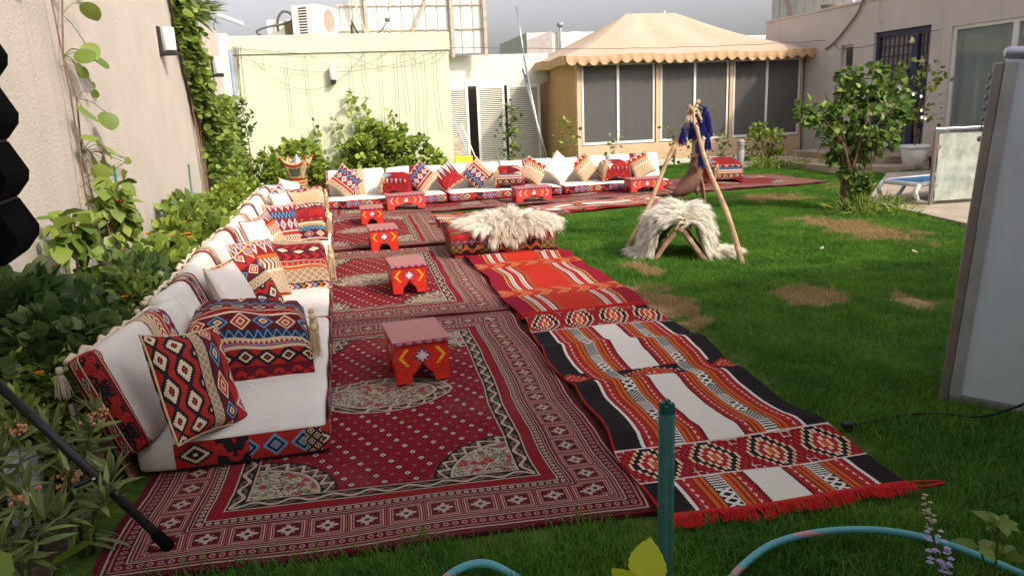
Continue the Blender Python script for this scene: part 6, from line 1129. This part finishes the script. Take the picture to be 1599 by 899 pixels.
# ------------------------------------------------------------------ big silver cabinet at the right edge
cb = thing('silver_cabinet', 'tall silver metal cabinet standing on the lawn at the right edge', 'cabinet', (2.90, 2.80, 0), 0); cb.rotation_euler = (0, math.radians(3.2), math.radians(-45)); CAB = smat('silver_panel', (.72,.80,.88), .35, .1, var=.07, vs=1.2, dirt=((.45,.47,.48), 3, .35)); EDG = smat('bronze_edge', (.36,.31,.28), .4, .6, var=.1)
bevel(part('body', MB().box((-.145, -.0, .055), (.62, .34, 1.615)), CAB, cb), .008)
bevel(part('edge_frame', MB().box((-.19, -.006, 0), (-.147, .35, 1.60)), EDG, cb), .008); part('edge_strip', MB().box((-.1465, -.010, .05), (-.10, -.001, 1.60)), smat('pale_strip', (.50,.50,.51), .4, .4), cb)
part('base_rail', MB().box((-.145, -.012, 0), (.62, .34, .054)), smat('base_rail_grey', (.33,.32,.32), .5, .4), cb); bevel(part('top_cap', MB().box((-.16, -.015, 1.616), (.63, .36, 1.665)), smat('top_cap_silver', (.55,.58,.66), .25, .6), cb), .02, 3)
for k in range(7): part('side_knob', MB().lathe([(0, 0), (.012, .001), (.013, .007), (.008, .014), (0, .015)], 10).xf(Matrix.Translation((-.191, .012, 1.54-.045*k)) @ Matrix.Rotation(-PI/2, 4, 'Y')), GREYPLASTIC, cb, True)
part('maker_label', MB().box((.115, -.0125, .012), (.20, -.0122, .05)), smat('label_white', (.75,.75,.75), .6), cb)
for k in range(5): part('label_print', MB().box((.125+.013*k, -.0130, .018), (.133+.013*k, -.0127, .044)), BLACKM, cb)
t = thing('power_cable', 'black power cable running from the silver cabinet across the lawn', 'cable'); part('cable_run', MB().tube(smooth_path([(3.05, 2.45, .33), (2.95, 2.50, .22), (2.85, 2.57, .12), (2.74, 2.66, .05), (2.64, 2.77, .035), (2.5, 2.82, .03), (2.36, 2.80, .03), (2.2, 2.80, .03)]), .0055, 8), WIREB, t, True); bevel(part('plug', MB().box((2.14, 2.78, .018), (2.20, 2.82, .042)), WIREB, t), .008)
# ------------------------------------------------------------------ loudspeaker stack and stand at the left edge
sp = thing('loudspeaker', 'tall black loudspeaker with zigzag side at the left picture edge', 'loudspeaker', (-1.19, 2.83, 1.02), math.radians(8)); SPK = smat('speaker_black', (.008,.009,.011), .8, var=.2, vs=40, bump=(200, .2, .002)); SPK2 = smat('speaker_side_black', (.004,.004,.005), .95, spec=.03)
bevel(part('cabinet', MB().box((-.32, -.16, .05), (.105, .16, .92)), SPK, sp), .006)
for k in range(4): z = .055+.195*k; part('wedge_module', MB().prism([(.106, z), (.146, z+.05), (.152, z+.085), (.106, z+.185), (.0, z+.185), (.0, z)], -.17, .17, 1), SPK2, sp)
bevel(part('mount_block', MB().box((-.20, -.06, -.02), (.03, .06, .048)), SPK, sp), .006); part('pole_socket', MB().tube([(-.12, 0, -.2), (-.12, 0, .0)], .03, 10), SPK, sp, True)
sd = thing('speaker_stand', 'black tripod stand with a long leg resting on the near carpet', 'stand', (-1.28, 2.81, 0)); part('pole', MB().tube([(0, 0, .10), (0, 0, .92)], .022, 12), BLACKM, sd, True); part('collar', MB().tube([(0, 0, .66), (0, 0, .76)], .04, 12), BLACKM, sd, True)
for fx_, fy_ in ((.57, -.17), (-.40, -.38), (-.25, .55)):
    part('leg', MB().tube([(.02*np.sign(fx_), 0, .72), (fx_, fy_, .035)], .0165, 10), BLACKM, sd, True); part('brace', MB().tube([(0, 0, .14), (fx_*.62, fy_*.62, .30)], .010, 8), BLACKM, sd, True)
    part('rubber_foot', MB().tube([(fx_*.93, fy_*.93, .082), (fx_*1.0, fy_*1.0, .03), (fx_*1.02, fy_*1.02, .022)], [.021, .023, .018], 10), SPK2, sd, True); part('bolt', MB().lathe([(0, 0), (.008, .001), (.008, .005), (0, .006)], 8, (fx_*.62, fy_*.62-.018, .30)), STEEL, sd, True)
# ------------------------------------------------------------------ foreground: stake, hose, leaves and flowers
t = thing('garden_stake', 'thick green plastic-coated stake rising in the near foreground', 'stake', (.59, 1.30, 0), 0); GST = smat('green_coated', (.018,.10,.085), .45, var=.2, vs=30, bump=(30, .3, .004))
part('rod', MB().tube([(.0, 0, 0), (.0, .0, .3), (.002, 0, .90)], .0165, 14), GST, t, True); mb = MB()
for k in range(6): a = k*PI/3; mb.box((.010*math.cos(a)-.005+.002, .010*math.sin(a)-.005, .895), (.010*math.cos(a)+.005+.002, .010*math.sin(a)+.005, .918+.006*(k % 2)))
part('ribbed_tip', mb, GST, t)
HOSE = Ctx('teal_hose', .4, 0, .4); uv = HOSE.sep(HOSE.coords()); HOSE = HOSE.done(HOSE.mix(((uv[0]*2.2+uv[2]*9).fr() > .82), (.09,.34,.37), (.42,.24,.24)))
t = thing('garden_hose', 'teal garden hose arching over the grass in the right foreground', 'hose'); part('hose_loop', MB().tube(smooth_path([(1.02, 1.86, .02), (1.14, 1.93, .05), (1.28, 1.98, .075), (1.45, 1.985, .085), (1.62, 1.95, .085), (1.76, 1.88, .075), (1.88, 1.78, .05), (1.98, 1.66, .02)]), .0120, 12), HOSE, t, True)
t = thing('garden_hose', 'short piece of teal hose at the bottom edge below the carpet', 'hose'); part('hose_piece', MB().tube(smooth_path([(.16, 2.12, .02), (.26, 2.17, .05), (.36, 2.17, .055), (.46, 2.10, .02)]), .014, 12), HOSE, t, True)
t = thing('yellow_leaf_plant', 'bright yellow-green leaf beside the foreground stake', 'plant', (.50, 1.24, 0)); leaves('leaves', [(.02, 0, .56), (.0, .0, .57), (-.03, .0, .55)], [(.10, -.02, 1), (-.5, 0, .5), (-.8, .05, .35)], [.115, .07, .06], LF_YEL, t, T_BIG, 6, -.2, 1.0, .3); part('stem', MB().tube([(0, 0, 0), (.02, 0, .3), (.01, 0, .58)], .004, 6), STEMG, t)
t = thing('lavender_flower', 'flower spike with pale lavender blossoms at the right foreground', 'flower', (1.40, 1.45, 0)); part('stem', MB().tube([(.04, 0, 0), (.03, 0, .3), (-.05, .02, .54)], [.004, .004, .002], 6), STEMG, t)
mb, m2 = MB(), MB()
for k in range(60):
    f_ = random.random(); z = .30+.22*f_; x = .03-.08*max(0, (z-.3)/.24); rr = .022*(1-f_)+.006; a = random.uniform(0, 6.28); p = Vector((x+rr*math.cos(a), rr*math.sin(a), z)); tgt = mb if f_ < .5 else m2; s_ = .007*(1.2-f_*.6)
    for q in range(4): b_ = q*1.57; tgt.add([p, p+Vector((math.cos(b_)*s_, math.sin(b_)*s_, s_*.4)), p+Vector((math.cos(b_+.8)*s_*1.2, math.sin(b_+.8)*s_*1.2, s_*.7)), p+Vector((math.cos(b_+1.5)*s_, math.sin(b_+1.5)*s_, s_*.4))], [(0, 1, 2, 3)])
part('blossoms', mb, LAV, t); part('buds', m2, smat('bud_beige', (.42,.38,.24), .8), t)
t = thing('seedling', 'green seedling with pointed leaves at the lower right corner', 'plant', (1.56, 1.42, 0)); P, Dv = [], []
for (x, z), n in (((.0, .42), 8), ((-.05, .36), 3), ((.03, .33), 4)):
    for q in range(n): a = q*6.28/n+.3; P.append((x, 0, z)); Dv.append((math.cos(a), math.sin(a), .15))
leaves('leaves', P, Dv, np.random.default_rng(2).uniform(.045, .075, len(P)), LF_BUSH, t, T_OV, 8, .9, .65); part('stem', MB().tube([(.02, 0, 0), (0, 0, .42)], .004, 6).tube([(.02, 0, .2), (-.05, 0, .36)], .003, 5), STEMG, t)
t = thing('yarn_scrap', 'loose red yarn loop lying on the grass by the kilim corner', 'yarn'); part('loop', MB().tube([(1.98, 2.24, .035), (2.06, 2.25, .04), (2.14, 2.23, .04), (2.15, 2.21, .04), (2.06, 2.21, .04), (2.0, 2.22, .035)], .005, 6), FRINGE, t, True)
for k, (x, y) in enumerate(((4.58, 6.5), (5.2, 5.9), (4.3, 5.5), (4.9, 4.9))):
    m = MB(); m.add([(0, 0, .03), (.05, .01, .034), (.07, .05, .05), (.02, .05, .04)], [(0, 1, 2, 3)]); m.add([(0, 0, .028), (.05, .01, .03), (.07, .05, .046), (.02, .05, .036)], [(3, 2, 1, 0)]); o = part('leaf_litter', m, smat('dry_leaf_%d' % k, (.5, .42, .3), .9), None, loc=(x, y, gz(x, y)), rot=(0, 0, k)); tag(o, 'small pale scrap lying on the lawn right of the saddle', 'litter', 'scraps on the lawn')
